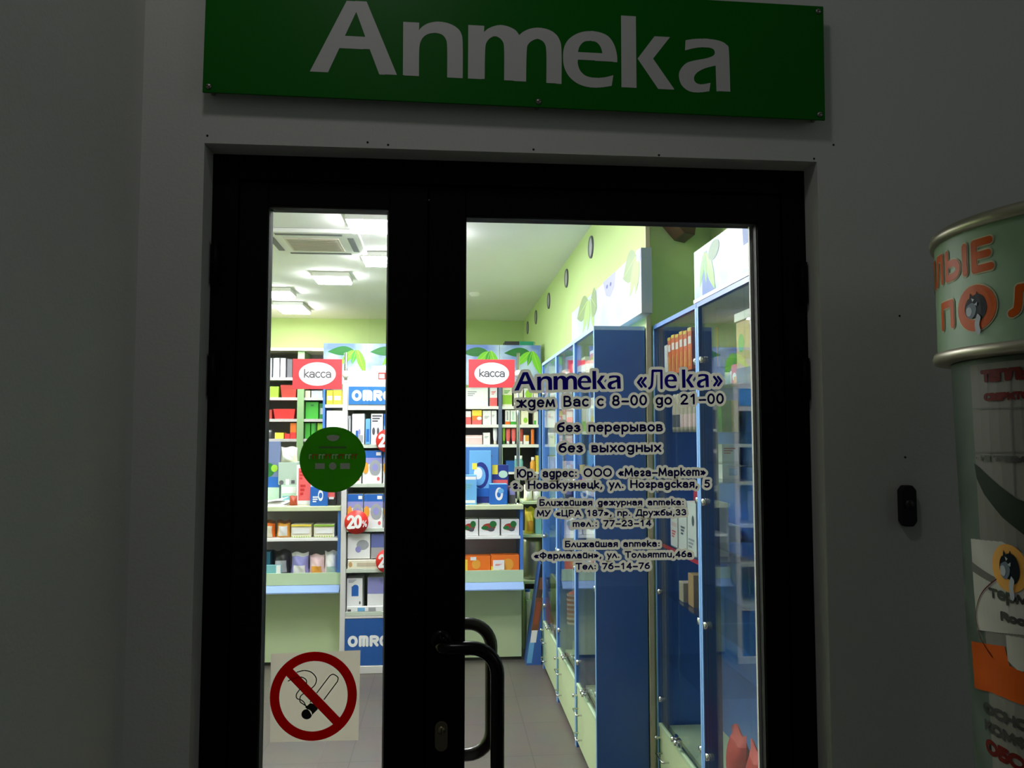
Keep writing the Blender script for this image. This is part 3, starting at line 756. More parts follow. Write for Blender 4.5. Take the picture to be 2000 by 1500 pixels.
def husky(mb, cs, cz_, w, h, R, zref, out):
    def P(L): return [(cs + x * w, cz_ + y * h) for x, y in L]
    BL_ = mat('dark emblem print', (22, 30, 36), .5, spec=0.08); WH = mat('pale emblem print', (190, 196, 200), .5, spec=0.08); MID = mat('mid emblem print', (120, 132, 142), .5, spec=0.08)
    head = smooth([(-.30, .34), (-.1, .42), (.12, .48), (.34, .36), (.46, .05), (.42, -.25), (.22, -.46), (.0, -.34), (-.25, -.3), (-.40, -.1), (-.40, .15), (-.30, .34)], 5)
    curved(mb, [], 0, [P(head), ], BL_, R, out, zref)
    curved(mb, [], 0, [P([(-.24, .30), (-.18, .56), (-.04, .34)]), P([(.02, .36), (.1, .58), (.2, .36)])], BL_, R, out, zref)
    curved(mb, [], 0, [P(smooth([(-.34, .1), (-.1, .2), (.06, .02), (.02, -.2), (-.15, -.36), (-.34, -.26), (-.38, -.05), (-.34, .1)], 4))], MID, R, out + .0003, zref)
    curved(mb, [], 0, [P(smooth([(-.36, .02), (-.2, .06), (-.12, -.1), (-.2, -.26), (-.36, -.2), (-.36, .02)], 4)), P([(-.12, .36), (-.08, .22), (.0, .3)]), P([(.12, .2), (-.02, .12), (.1, .06)])], WH, R, out + .0006, zref)
    curved(mb, [], 0, [P(smooth([(.12, -.22), (.0, -.5), (.02, -.82), (.12, -.98), (.22, -.85), (.18, -.6), (.24, -.36), (.12, -.22)], 4))], WH, R, out + .0009, zref)
husky(mb, (o0 + o1) / 2, zc, wO * .62, (zt2 - zb2) * .62, HR, 0, .002)
mb.build('header_lettering', hd, recalc=False)
# poster on the column
pz1 = cyl_at(1897, 714, crad(1.7))[1]
ph0 = cyl_at(1897, 714, crad(1.7))[0]
PAPER = mat('poster paper', (128, 127, 119), 0.6, noise=0.03, spec=0.1)
ps = MB(); n = 24; f = onc(None, .0018); zs = [.35, .6, .9, 1.2, 1.45, pz1]
for j in range(len(zs) - 1):
    for i in range(n):
        a, b = ph0 + 110 * i / n, ph0 + 110 * (i + 1) / n
        ps.poly([f(a, zs[j]), f(b, zs[j]), f(b, zs[j + 1]), f(a, zs[j + 1])], PAPER)
pst = ps.build('poster', st_, recalc=False)
def S_(u, v):
    ph, z = cyl_at(u, v, crad(1.6 - (v - 849) / F * 1.25)); return (math.radians(ph) * crad(z), z)
pp = MB()
def ptext(t, u0, v0, u1, capv, m, r):
    (s0, z0) = S_(u0, v0); s1 = S_(u1, v0)[0]; zt_ = S_(u0, v0 - capv)[1]
    stx, w = layout(t[0]); 
    full = fitbox(t, s0, s0 + (s1 - s0), z0, zt_, r)
    RR = crad(z0)
    ff = onc(None, .0030); rows = strips(full, r, [], 0, .0006)
    put_strips(pp, rows, lambda s, z: ff(math.degrees(s / RR), z), m, .012)
def pshape(pts, m, out=.0026):
    L = [S_(*q) for q in pts]; zr = sum(z for s, z in L) / len(L); RR = crad(zr); ff = onc(None, out)
    # keep the angles the points were read at
    L = [(math.radians(cyl_at(u, v, crad(1.6 - (v - 849) / F * 1.25))[0]) * RR, cyl_at(u, v, crad(1.6 - (v - 849) / F * 1.25))[1]) for u, v in pts]
    put_strips(pp, strips([], 0, [L], 0, .0009), lambda s, z: ff(math.degrees(s / RR), z), m, .012)
DRED = mat('dark red print', (96, 18, 14), .5, spec=0.08); BLK = mat('black print', (14, 14, 13), .5, spec=0.08); GRN = mat('dark green print', (44, 56, 46), .5, spec=0.08); LG = mat('light grey print', (112, 112, 106), .5, spec=0.08)
ptext('ТЕПЛЫЕ', 1919, 748, 2046, 25, DRED, .0033)
ptext('СВЕРХТОНКИЕ', 1925, 784, 2090, 16, DRED, .0021)
ptext('• НЕ ТРЕБУЕТ', 1910, 900, 2030, 12, BLK, .0017)
pshape([(1899, 797), (2080, 794), (2080, 797), (1899, 800)], LG); pshape([(1904, 882), (2080, 880), (2080, 883), (1904, 885)], LG)
pshape([(1973, 716), (1975, 716), (1986, 970), (1984, 970)], LG)
pshape([(1906, 905), (1915, 912), (1950, 945), (1990, 975), (2080, 1000), (2080, 1095), (2010, 1050), (1960, 1010), (1925, 965), (1911, 935)], GRN)
pshape([(1899, 1052), (1960, 1058), (2020, 1090), (2080, 1120), (2080, 1245), (1912, 1230), (1905, 1150)], mat('pale print', (190, 188, 178), .5, spec=0.08), .0024)
pshape([(1900, 1097), (1904, 1099), (1948, 1128), (1940, 1138), (1902, 1115)], LG, .0027)
pshape([(1900, 1252), (1965, 1262), (1975, 1300), (2000, 1312), (2080, 1330), (2080, 1400), (1940, 1352), (1907, 1344)], ORG)
pshape([(1968, 1240), (2030, 1250), (2060, 1290), (2030, 1318), (1990, 1308), (1972, 1290)], mat('pale print', (190, 188, 178), .5, spec=0.08), .0030)
G['ᴛ'] = (.95, [[(.02, 1), (.86, 1)], [(.44, 1), (.44, 0)]])
ptext('ᴛерм', 1935, 1166, 2012, 26, BLK, .0022)
ptext('ОСНОВА', 1925, 1390, 2070, 22, BLK, .0030)
ptext('КОМФОРТ', 1928, 1425, 2095, 22, BLK, .0030)
ptext('ОБО', 1930, 1468, 2005, 29, DRED, .0036)
G['o'] = G['о']; G['n'] = G['п']; G['m'] = G['т']
ptext('Room', 1958, 1212, 2030, 19, BLK, .0026)
cs, cz_ = S_(1974, 1110); RRr = crad(cz_)
curved(pp, [arc(cs, cz_, .026, .030, 0, 360, 32)], .006, [], mat('amber print', (214, 140, 30), .5, spec=0.08), None, .0034, cz_)
curved(pp, [], 0, [arc(cs, cz_, .024, .028, 0, 360, 24)], mat('amber print', (214, 140, 30), .5, spec=0.08), None, .0034, cz_)
husky(pp, cs, cz_, .040, .048, None, cz_, .004)
curved(pp, [smooth([S_(*q) for q in ((1945, 1130), (1918, 1160), (1910, 1200), (1920, 1245), (1945, 1285))])], .0009, [], DRED, None, .0034, 1.3)
pp.build('poster_print', pst, recalc=False)
# ================================================================== SHOP
# ---- ceiling lamps, air conditioner, detector, wall medallions
LEDM = mat('lit diffuser', (250, 250, 255), 0.5, noise=0.0, emit=88.0)
LAMPS = [(727, 445, 'nearest ceiling panel lamp, right of the air conditioner'), (748, 513, 'ceiling panel lamp second nearest, cut by the dark door stile'),
         (650, 549, 'ceiling panel lamp alone in the middle of the narrow pane'), (541, 577, 'ceiling panel lamp cut by the left edge of the narrow pane'),
         (571, 606, 'farthest ceiling panel lamp, just above the green back wall')]
def lamp(x, y, lab, sx=.30, sy=.30):
    t = thing('ceiling_lamp', (x, y, CZ), lab, 'ceiling light', 'square panel lamps on the shop ceiling')
    m = MB(); m.box(x - sx / 2, x + sx / 2, y - sy / 2, y + sy / 2, CZ - .0385, CZ - .002, WHITEP); m.build('housing', t, bevel=.004)
    m = MB(); m.box(x - sx / 2 + .012, x + sx / 2 - .012, y - sy / 2 + .012, y + sy / 2 - .012, CZ - .053, CZ - .039, LEDM); m.build('diffuser', t)
for i, (u, v, lab) in enumerate(LAMPS):
    p = atZ(u, v, CZ - .05); lamp(p.x, p.y, lab, .30, .30 if i < 4 else .5)
for x, y in ((0.05, 3.5), (-.35, 4.0), (-1.6, 4.2), (-2.55, 4.4), (-.12, 5.2), (-2.5, 5.9), (-2.9, 7.0)):  # unseen panels added to light the counter, cases and ceiling
    lamp(x, y, 'added square ceiling panel lamp outside the view, lighting the shop')
ac = thing('air_conditioner', (-.885, 5.46, CZ), 'white square ceiling air conditioner with four slots and a beige grille', 'air conditioner')
m = MB(); m.box(-1.21, -.56, 5.135, 5.785, CZ - .03, CZ - .001, WHITEP); m.build('panel', ac, bevel=.006)
m = MB(); m.box(-1.065, -.705, 5.28, 5.64, CZ - .036, CZ - .0305, mat('grille', (214, 206, 192), .6))
for i in range(14): m.box(-1.05, -.72, 5.295 + i * .0245, 5.300 + i * .0245, CZ - .039, CZ - .0362, mat('grille slat', (196, 188, 174), .6))
m.build('grille', ac)
for x0, x1, y0, y1 in ((-1.10, -.67, 5.175, 5.205), (-1.10, -.67, 5.715, 5.745), (-1.165, -1.125, 5.27, 5.65), (-.645, -.605, 5.27, 5.65)):
    MB().box(x0, x1, y0, y1, CZ - .034, CZ - .0305, C['dgrey']).build('air_slot', ac)
p = atZ(928, 572, CZ)
m = MB(); m.lathe([(0, CZ - .035), (.035, CZ - .033), (.055, CZ - .012), (.055, CZ - .001)], (p.x, p.y, 0), WHITEP, 24); tag(m.build('smoke_detector', origin=(p.x, p.y, CZ)), 'small white smoke detector on the shop ceiling', 'smoke detector')
MED = [('nearest', 3.92 + 1.0), ('second nearest', 5.93), ('third nearest', 6.96), ('fourth nearest', 7.95), ('farthest', 8.75)]
for w, y in MED:
    t = thing('wall_medallion', (RX, y, 2.79), f'round grey blue medallion on the green wall, {w} to the door', 'wall decoration', 'round medallions along the right wall')
    m = MB(); m.lathe([(.058, -.008), (.066, -.012), (.072, -.008), (.072, 0)], (RX, y, 2.79), C['dgrey'], 36, 'x'); m.build('rim', t)
    m = MB(); m.lathe([(0, -.006), (.03, -.008), (.034, -.005), (.058, -.007)], (RX, y, 2.79), C['grey'], 36, 'x'); m.build('disc', t)
for i, (u, lab) in enumerate(((1041, 'leftmost'), (1047, 'middle'), (1052, 'rightmost'))):
    p = at(u, 640, BY - .5 + .1 * i); 
    m = MB(); m.tube([(RX - .02, 8.05 + .4 * (2 - i), 1.0), (RX - .02, 8.05 + .4 * (2 - i), 2.55)], .014, C['mint'], 10); tag(m.build('wall_pipe', origin=(RX - .02, 8.05 + .4 * (2 - i), 1.0)), f'{lab} of the thin vertical pipes in the far right corner', 'pipe', 'thin pipes in the far corner')
# dark lamp arm high on the jog wall
p = at(1320, 452, RY - .1)
t = thing('wall_bracket', (p.x, RY, p.z), 'dark brown bracket box high on the green wall, above the near glass case', 'bracket')
m = MB(); m.prism([(p.x - .10, p.z + .12), (p.x + .02, p.z - .02), (p.x + .07, p.z - .03), (p.x + .09, p.z + .12)], RY - .16, RY - .004, mat('dark walnut', (62, 34, 24), .4)); m.build('box', t, bevel=.004)
m = MB(); m.box(p.x - .01, p.x + .02, RY - .18, RY - .161, p.z + .01, p.z + .05, C['grey']); m.build('lens', t, bevel=.003)

# ---- goods
def carton(w, d, h, base, acc=(), top=None):
    """box at the origin, front towards -Y; acc = panels on the front as (x0,x1,z0,z1,material[,shape])"""
    m = MB(); m.box(-w / 2, w / 2, 0, d, 0, h, base)
    if top: m.poly([(-w / 2, 0, h + .0006), (w / 2, 0, h + .0006), (w / 2, d, h + .0006), (-w / 2, d, h + .0006)], top)
    for k, a in enumerate(acc):
        x0, x1, z0, z1 = (-w / 2 + a[0] * w, -w / 2 + a[1] * w, a[2] * h, a[3] * h); y = -.0006 * (k + 1)
        if len(a) > 5 and a[5] == 'o': m.disc(((x0 + x1) / 2, y, (z0 + z1) / 2), (x1 - x0) / 2, a[4], 'y', 20, (z1 - z0) / 2)
        elif len(a) > 5 and a[5] == 't':
            n = 3
            for i in range(n): m.box(x0, x0 + (x1 - x0) * (1, .8, .6)[i], y, y + .0003, z1 - (z1 - z0) * (i + .6) / n, z1 - (z1 - z0) * i / n, a[4])
        else: m.poly([(x0, y, z0), (x1, y, z0), (x1, y, z1), (x0, y, z1)], a[4])
    return m
def pouch(w, d, h, base, acc=None, accz=(0, .4), crimp=None):
    m = MB(); nx, nz = 12, 12; ph = random.random() * 6
    def pt(i, j, s):
        x = -1 + 2 * i / nx; z = j / nz
        b = (1 - abs(x) ** 3) * (math.sin(math.pi * min(1, z * .95 + .12)) ** .6 if z < .93 else 0.05)
        wv = 1 + .045 * math.sin(4.1 * x + ph) * z * z
        return (x * w / 2 * (1 - .07 * math.sin(math.pi * z) - .05 * z), d / 2 + s * d / 2 * b * (1 + .16 * math.sin(5 * x + 9 * z + ph)), z * h * wv * .96)
    for s in (-1, 1):
        base_i = len(m.v)
        for j in range(nz + 1):
            for i in range(nx + 1): m.v.append(pt(i, j, s))
        for j in range(nz):
            for i in range(nx):
                q = [base_i + j * (nx + 1) + i, base_i + j * (nx + 1) + i + 1, base_i + (j + 1) * (nx + 1) + i + 1, base_i + (j + 1) * (nx + 1) + i]
                z = (j + .5) / nz
                c = acc if (acc and accz[0] <= z <= accz[1] and 2 <= i < nx - 2) else (crimp if (crimp and z > .85) else base)
                m.face(q, c, True)
    return m
def bottle(r, h, body, cap, neck=.55, capr=None):
    m = MB(); m.lathe([(0, 0), (r * .95, 0), (r, .03 * h), (r, h * .62), (r * neck, h * .78), (r * neck, h * .82)], (0, 0, 0), body, 16)
    m.lathe([(r * neck * 1.1, h * .8), (r * neck * 1.1, h), (0, h)], (0, 0, 0), cap, 16); return m
def jar(r, h, body, lid):
    m = MB(); m.lathe([(0, 0), (r, 0), (r, h * .75), (r * .9, h * .8)], (0, 0, 0), body, 18); m.lathe([(r * .98, h * .78), (r * .98, h), (0, h)], (0, 0, 0), lid, 18); return m
def tubepack(w, h, body, cap):
    m = MB(); n = len(m.v)
    for z, ww, dd in ((h * .2, w * .45, w * .4), (h * .5, w * .6, w * .3), (h, w * .6, .003)):
        for i in range(16):
            a = 2 * math.pi * i / 16; m.v.append((ww * .8 * math.cos(a), dd * math.sin(a), z))
    for j in range(2):
        for i in range(16): m.face((n + j * 16 + i, n + j * 16 + (i + 1) % 16, n + (j + 1) * 16 + (i + 1) % 16, n + (j + 1) * 16 + i), body, True)
    m.lathe([(0, 0), (w * .33, 0), (w * .30, h * .2), (0, h * .2)], (0, 0, 0), cap, 16); return m
def basket(w, d, h, base):
    m = MB(); t = .006; k = .86
    out = [(-w / 2 * k, 0, 0), (w / 2 * k, 0, 0), (w / 2 * k, d * k, 0), (-w / 2 * k, d * k, 0)]; top = [(-w / 2, -.01, h), (w / 2, -.01, h), (w / 2, d, h), (-w / 2, d, h)]
    inn = [(-w / 2 + .012, 0, h), (w / 2 - .012, 0, h), (w / 2 - .012, d - .012, h), (-w / 2 + .012, d - .012, h)]; bot = [(x * .92, y * .92 + .01, .01) for x, y, z in out]
    m.v += out + top + inn + bot
    m.face((3, 2, 1, 0), base)
    for a, b in ((0, 4), (4, 8), (8, 12)):
        for i in range(4):
            j = (i + 1) % 4; m.face((a + i, a + j, b + j, b + i), base)
    m.face((12, 13, 14, 15), base); return m
def place(mb, name, label, cat, loc, rot=0, group=None, bevel=.0015):
    o = mb.build(name, bevel=bevel, seg=1); o.location = loc; o.rotation_euler = (0, 0, math.radians(rot)); return tag(o, label, cat, group)
def PF(kind, name, label, cat, u0, u1, v0, v1, Y, d, zbase=None, group=None, **kw):
    """goods facing the door: extents read from the photograph at the distance Y of their front"""
    a, b = at(u0, v1 or v0, Y), at(u1, v0, Y); w = b.x - a.x; z0 = (zbase if zbase is not None else a.z) + .0008; h = b.z - z0
    if kind == 'carton': m = carton(w, d, h, kw['base'], kw.get('acc', ()), kw.get('top'))
    elif kind == 'pouch': m = pouch(w, d, h, kw['base'], kw.get('acc'), kw.get('accz', (0, .4)), kw.get('crimp'))
    elif kind == 'bottle': m = bottle(w / 2, h, kw['base'], kw['cap'])
    elif kind == 'jar': m = jar(w / 2, h, kw['base'], kw['cap'])
    elif kind == 'tube': m = tubepack(w, h, kw['base'], kw['cap'])
    elif kind == 'basket': m = basket(w, d, h, kw['base'])
    off = w / 2 if kind in ('bottle', 'jar', 'tube') else 0
    return place(m, name, label, cat, ((a.x + b.x) / 2, Y + off, z0), 0, group, 0 if kind in ('pouch', 'bottle', 'jar', 'tube') else .0015)
def PX(m, name, label, cat, X, y, z, group=None, rot=-90, bevel=.0015):
    """goods facing the aisle (-X)"""
    return place(m, name, label, cat, (X, y, z), rot, group, bevel)

# ---- leaf pictures
LEAFS = [mat('leaf print bright', (120, 200, 50), .4), mat('leaf print green', (60, 160, 50), .4), mat('leaf print dark', (30, 110, 45), .4), mat('leaf print yellow', (190, 220, 90), .4)]
SKYP = print_mat('printed sky', (190, 212, 240), (104, 130, 206), 3.5)
SKYP3 = print_mat('printed rain sky', (176, 190, 206), (122, 160, 208), 6.0)
SKYP2 = print_mat('printed pale sky', (196, 200, 206), (168, 180, 204), 3.0)
def leafshape(x, z, L, w, ang):
    c, s = math.cos(math.radians(ang)), math.sin(math.radians(ang))
    up = [(L * t, w * math.sin(math.pi * t ** .8)) for t in [i / 10 for i in range(11)]]
    lo = [(a, -b) for a, b in reversed(up[1:-1])]
    return [(x + a * c - b * s, z + a * s + b * c) for a, b in up + lo], [(x, z), (x + L * c, z + L * s)]
def leaves(mb, mapf, w, h, pale=False, wide=True):
    lst = [(.72, .84, .64, .072, 184, 2), (.74, .84, .52, .058, 226, 0), (.78, .86, .40, .04, 254, 1), (.80, .86, .66, .060, 288, 0)] if wide else [(.5, .95, .55, .07, 246, 0), (.5, .95, .68, .05, 268, 1), (.52, .95, .55, .07, 300, 0), (.55, .98, .42, .11, 350, 2)]
    for k, (x, z, L, ww, an, c) in enumerate(lst):
        o, rib = leafshape(x * w, z * h, L * h, ww * h * 1.6, an)
        mm = LEAFS[c] if not pale else (C['beige'], C['mint'], C['lime'], C['mint'])[k]
        mb.poly([mapf(a, min(max(b, 0.002), h - .002), k) for a, b in o], mm)
        r = [(rib[0][0], rib[0][1]), (rib[1][0], rib[1][1])]
        mb.poly([mapf(r[0][0] - .002, r[0][1] * .99, k + .4), mapf(r[0][0] + .002, r[0][1] * .99, k + .4), mapf(r[1][0] + .001, min(max(r[1][1], .004), h - .004), k + .4), mapf(r[1][0] - .001, min(max(r[1][1], .004), h - .004), k + .4)], LEAFS[3])

# ---- far cabinets behind the counter (facing the door)
KY = 7.3
def cabinet_front(name, label, x0, x1, zs, ztop, fz0, panels, mull=(), lower=None, back=GREYBACK, side=BLUE):
    t = thing(name, (x0, KY, 0), label, 'cabinet')
    y1 = KY + .4
    for x in (x0, x1): MB().box(x - .009, x + .009, KY, y1, 0, fz0, side).build('side_panel', t)
    MB().box(x0 + .01, x1 - .01, y1 - .012, y1, 0.05, fz0, back).build('back_panel', t)
    for z in zs: MB().box(x0 + .01, x1 - .01, KY + .004, y1 - .013, z - .028, z, WHITEP).build('shelf', t)
    for x in mull: MB().box(x - .016, x + .016, KY - .004, y1 - .02, 0, fz0, mat('slate upright', (92, 104, 130), .5)).build('upright', t)
    w = (x1 - x0 + .02) / panels
    for i in range(panels):
        xa = x0 - .01 + w * i
        f = MB(); f.box(xa + .002, xa + w - .002, KY - .02, KY, fz0, ztop, SKYP, front=SKYP); 
        leaves(f, lambda a, b, k: (xa + a, KY - .0207 - .0002 * k, fz0 + b), w, ztop - fz0)
        f.build('picture_panel', t, recalc=False)
    return t
zt_, zf = at(950, 674, KY).z, at(950, 752, KY).z
cab = cabinet_front('shelf_cabinet', 'shelf cabinet with leaf picture panels behind the right cash desk', 0.13, .885, [at(940, 793, KY).z, at(940, 829, KY).z, at(940, 868, KY).z], zt_, zf, 2, (at(977, 800, KY).x,))
xm = at(977, 800, KY).x
m = MB(); m.box(.14, xm - .018, KY - .02, KY - .005, .3, at(940, 873, KY).z, BLUE); dr = m.build('cupboard_door', cab, bevel=.002)
m = MB(); m.box(xm - .16, xm - .08, KY - .032, KY - .021, at(940, 890, KY).z - .006, at(940, 890, KY).z + .006, C['dgrey']); m.build('handle', dr)
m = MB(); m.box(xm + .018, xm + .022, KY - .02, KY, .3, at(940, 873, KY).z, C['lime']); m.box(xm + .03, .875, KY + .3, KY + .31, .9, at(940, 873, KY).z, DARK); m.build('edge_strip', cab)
zl = at(1000, 922, KY).z
MB().box(xm + .02, .875, KY + .004, KY + .29, zl - .02, zl, WHITEP).build('shelf', cab)
cab2 = cabinet_front('shelf_cabinet', 'shelf cabinet with leaf picture panels behind the blue and white display stand', at(634, 700, KY).x, at(634, 700, KY).x + 1.12, [at(650, 790, KY).z, at(650, 837, KY).z, at(650, 880, KY).z, 1.1], zt_, zf, 3)
m = MB(); a = at(986, 676, KY + .02); b = at(1042, 667, KY + .02); m.box(a.x, (a.x + b.x) / 2, KY + .02, KY + .25, zt_ + .001 - .001, b.z, C['black']); m.box((a.x + b.x) / 2, b.x, KY + .02, KY + .25, zt_, b.z, mat('emerald print', (20, 140, 105), .5)); tag(m.build('flat_box', origin=(a.x, KY, zt_)), 'flat black and emerald box lying on top of the leaf panels', 'box')
# a top board carries the flat box
MB().box(.125, .89, KY - .001, KY + .4, zt_ - .02, zt_ - .0005, WHITEP).build('top_board', cab)
r = [at(940, 793, KY).z, at(940, 829, KY).z, at(940, 868, KY).z]
K = KY + .03
W = C['white']
GK = 'goods in the cabinet behind the right cash desk'
for a in [
 ('carton', 'carton', 'wide white carton, left end of the top shelf behind the right cash desk', 'box', 909, 953, 757, 0, .2, r[0], dict(base=W, acc=((.1, .5, .5, .8, C['grey'], 't'),))),
 ('carton', 'carton', 'white and coral carton on the top shelf beside the slate upright', 'box', 957, 971, 757, 0, .15, r[0], dict(base=W, acc=((0, 1, .0, .45, C['coral']), (.2, .8, .6, .8, C['coral'], 't')))),
 ('carton', 'carton', 'lime and cream carton on the top shelf right of the slate upright', 'box', 981, 1000, 757, 0, .15, r[0], dict(base=C['cream'], acc=((0, 1, .1, .6, C['lime']), (.2, .8, .65, .85, C['green'], 't')))),
 ('carton', 'carton', 'cream carton behind the chrome pole on the top shelf', 'box', 1004, 1021, 760, 0, .15, r[0], dict(base=C['cream'], acc=((.2, .8, .3, .5, C['tan'], 't'),))),
 ('carton', 'carton', 'white carton with a green round print on the top shelf', 'box', 1024, 1041, 758, 0, .15, r[0], dict(base=W, acc=((.1, .9, .4, .9, C['lime'], 'o'),))),
 ('carton', 'carton', 'pale yellow carton, right end of the top shelf by the glass cases', 'box', 1042, 1051, 758, 0, .15, r[0], dict(base=C['cream'], acc=((0, 1, .7, 1, C['yellow']),))),
 ('carton', 'carton', 'orange and white carton, left end of the second shelf behind the right cash desk', 'box', 908, 920, 803, 0, .15, r[1], dict(base=W, acc=((0, 1, 0, .55, C['coral']),))),
 ('carton', 'carton', 'tall yellow and orange carton on the second shelf, reaching above its neighbours', 'box', 922, 941, 801, 0, .15, r[1], dict(base=C['orange'], acc=((0, 1, .6, 1, C['yellow']), (.5, 1, .3, .55, W, 'o'), (0, 1, .0, .3, C['coral'])))),
 ('carton', 'carton', 'first white carton right of the yellow and orange carton', 'box', 943, 959, 802, 0, .15, r[1], dict(base=W, acc=((.2, .8, .4, .6, C['grey'], 't'),))),
 ('carton', 'carton', 'white carton on the second shelf touching the slate upright', 'box', 960, 970, 802, 0, .15, r[1], dict(base=W, acc=((.1, .6, .5, .7, C['grey'], 't'),))),
 ('carton', 'carton', 'narrow white and orange carton on the second shelf, right of the slate upright', 'box', 987, 996, 801, 0, .14, r[1], dict(base=W, acc=((0, 1, 0, .2, C['orange']), (.3, .6, .3, .9, C['grey'])))),
 ('carton', 'carton', 'narrow white and green carton on the second shelf', 'box', 997, 1008, 801, 0, .14, r[1], dict(base=W, acc=((0, 1, 0, .2, C['green']), (.3, .6, .3, .9, C['mint'])))),
 ('carton', 'carton', 'cream carton with lime spot behind the lettering on the second shelf', 'box', 1018, 1032, 802, 0, .14, r[1], dict(base=C['cream'], acc=((.3, .9, .1, .5, C['lime'], 'o'),))),
 ('carton', 'carton', 'pale carton at the right end of the second shelf', 'box', 1043, 1051, 803, 0, .14, r[1], dict(base=C['cream'], acc=((0, .5, .0, .3, C['green']),))),
 ('carton', 'carton', 'low pink carton on the third shelf behind the right cash desk', 'box', 908, 942, 850, 0, .15, r[2], dict(base=C['pink'], acc=((.05, .95, .7, .85, W),))),
 ('carton', 'carton', 'small white carton beside the low pink carton', 'box', 944, 957, 845, 0, .12, r[2], dict(base=W, acc=((.2, .8, .5, .7, C['grey'], 't'),))),
 ('tube', 'tube', 'white tapered tube standing left of the slate upright', 'tube', 963, 972, 836, 0, .1, r[2], dict(base=W, cap=C['cream'])),
 ('tube', 'tube', 'lime tube standing right of the slate upright on the third shelf', 'tube', 981, 987, 836, 0, .1, r[2], dict(base=C['lime'], cap=C['green'])),
 ('tube', 'tube', 'orange and white tube left of its twin on the third shelf', 'tube', 988, 997, 837, 0, .1, r[2], dict(base=C['coral'], cap=W)),
 ('tube', 'tube', 'orange and white tube next to the chrome pole on the third shelf', 'tube', 999, 1008, 837, 0, .1, r[2], dict(base=C['coral'], cap=W)),
 ('tube', 'tube', 'dark red tube just right of the chrome pole', 'tube', 1015, 1022, 838, 0, .1, r[2], dict(base=C['brick'], cap=W)),
 ('carton', 'carton', 'white and amber carton with slanted print on the third shelf', 'box', 1023, 1033, 850, 0, .12, r[2], dict(base=W, acc=((.3, 1, .35, 1, C['amber']),))),
 ('pouch', 'ribbon_pack', 'upright orange ribbon shaped pack on the third shelf, right of the amber carton', 'pack', 1037, 1044, 837, 0, .03, r[2], dict(base=C['orange'])),
 ('carton', 'carton', 'blue pack low in the dark compartment right of the blue cupboard door', 'box', 988, 1004, 900, 0, .12, zl, dict(base=C['blue'])),
 ('bottle', 'bottle', 'white bottle left of the chrome pole in the dark compartment', 'bottle', 1004, 1011, 890, 0, .1, zl, dict(base=C['teal'], cap=W)),
 ('bottle', 'bottle', 'white and teal bottle right of the chrome pole in the dark compartment', 'bottle', 1014, 1022, 890, 0, .1, zl, dict(base=C['teal'], cap=W)),
 ('bottle', 'bottle', 'amber bottle with white top in the dark compartment', 'bottle', 1036, 1046, 893, 0, .1, zl, dict(base=C['amber'], cap=W)),
 ('carton', 'carton', 'pale yellow carton at the right end of the dark compartment', 'box', 1047, 1052, 890, 0, .1, zl, dict(base=C['yellow'])),
]:
    kind, name, lab, cat, u0, u1, v0, v1, d, zb, kw = a
    PF(kind, name, lab, cat, u0, u1, v0, v1, K, d, zb, GK, **kw)
r2 = [at(650, 790, KY).z, at(650, 837, KY).z, at(650, 880, KY).z]
for a in [
 ('carton', 'carton', 'yellow carton under the left red sign, left of two', 'box', 638, 650, 762, 0, .14, r2[0], dict(base=C['yellow'], acc=((.1, .9, .3, .6, W),))),
 ('carton', 'carton', 'yellow carton under the left red sign, right of two', 'box', 651, 667, 762, 0, .14, r2[0], dict(base=C['yellow'], acc=((.1, .9, .3, .6, C['cream']),))),
 ('carton', 'carton', 'white carton on the shelf below the two yellow cartons', 'box', 638, 672, 802, 0, .2, r2[1], dict(base=W)),
 ('carton', 'carton', 'pale carton on the top shelf seen above the display stand boards', 'box', 684, 705, 762, 0, .14, r2[0], dict(base=C['cream'])),
]:
    kind, name, lab, cat, u0, u1, v0, v1, d, zb, kw = a
    PF(kind, name, lab, cat, u0, u1, v0, v1, K, d, zb, 'goods in the cabinet behind the display stand', **kw)

# ---- shelving unit on the far left
LY = 8.6
xa, xmid, xb = at(505, 800, LY).x, at(587, 800, LY).x, at(645, 800, LY).x
zsh = [at(540, v, LY).z for v in (737, 776, 818, 857)]
ls = thing('shelving_unit', (xa, LY, 0), 'grey and green shelving unit on the far left behind the counter', 'shelves')
for x in (xa, xb): MB().box(x - .012, x + .012, LY, LY + .45, 0, 2.52, GUPRIGHT).build('upright', ls)
MB().box(xmid - .035, xmid + .035, LY - .01, LY + .44, 0, 2.5, GUPRIGHT).build('upright', ls)
MB().box(xa, xb, LY + .44, LY + .455, 0, 2.52, GREYBACK).build('back_panel', ls)
for z in zsh + [1.2, .85]: MB().box(xa + .013, xb - .013, LY, LY + .439, z - .03, z, GREYBACK).build('shelf', ls)
z0, z1 = at(540, 697, LY).z, at(540, 685, LY).z
MB().box(xa - .3, xb + .1, LY - .03, LY + .45, max(z0, 2.521), z1, WOODCR).build('cream_beam', ls)
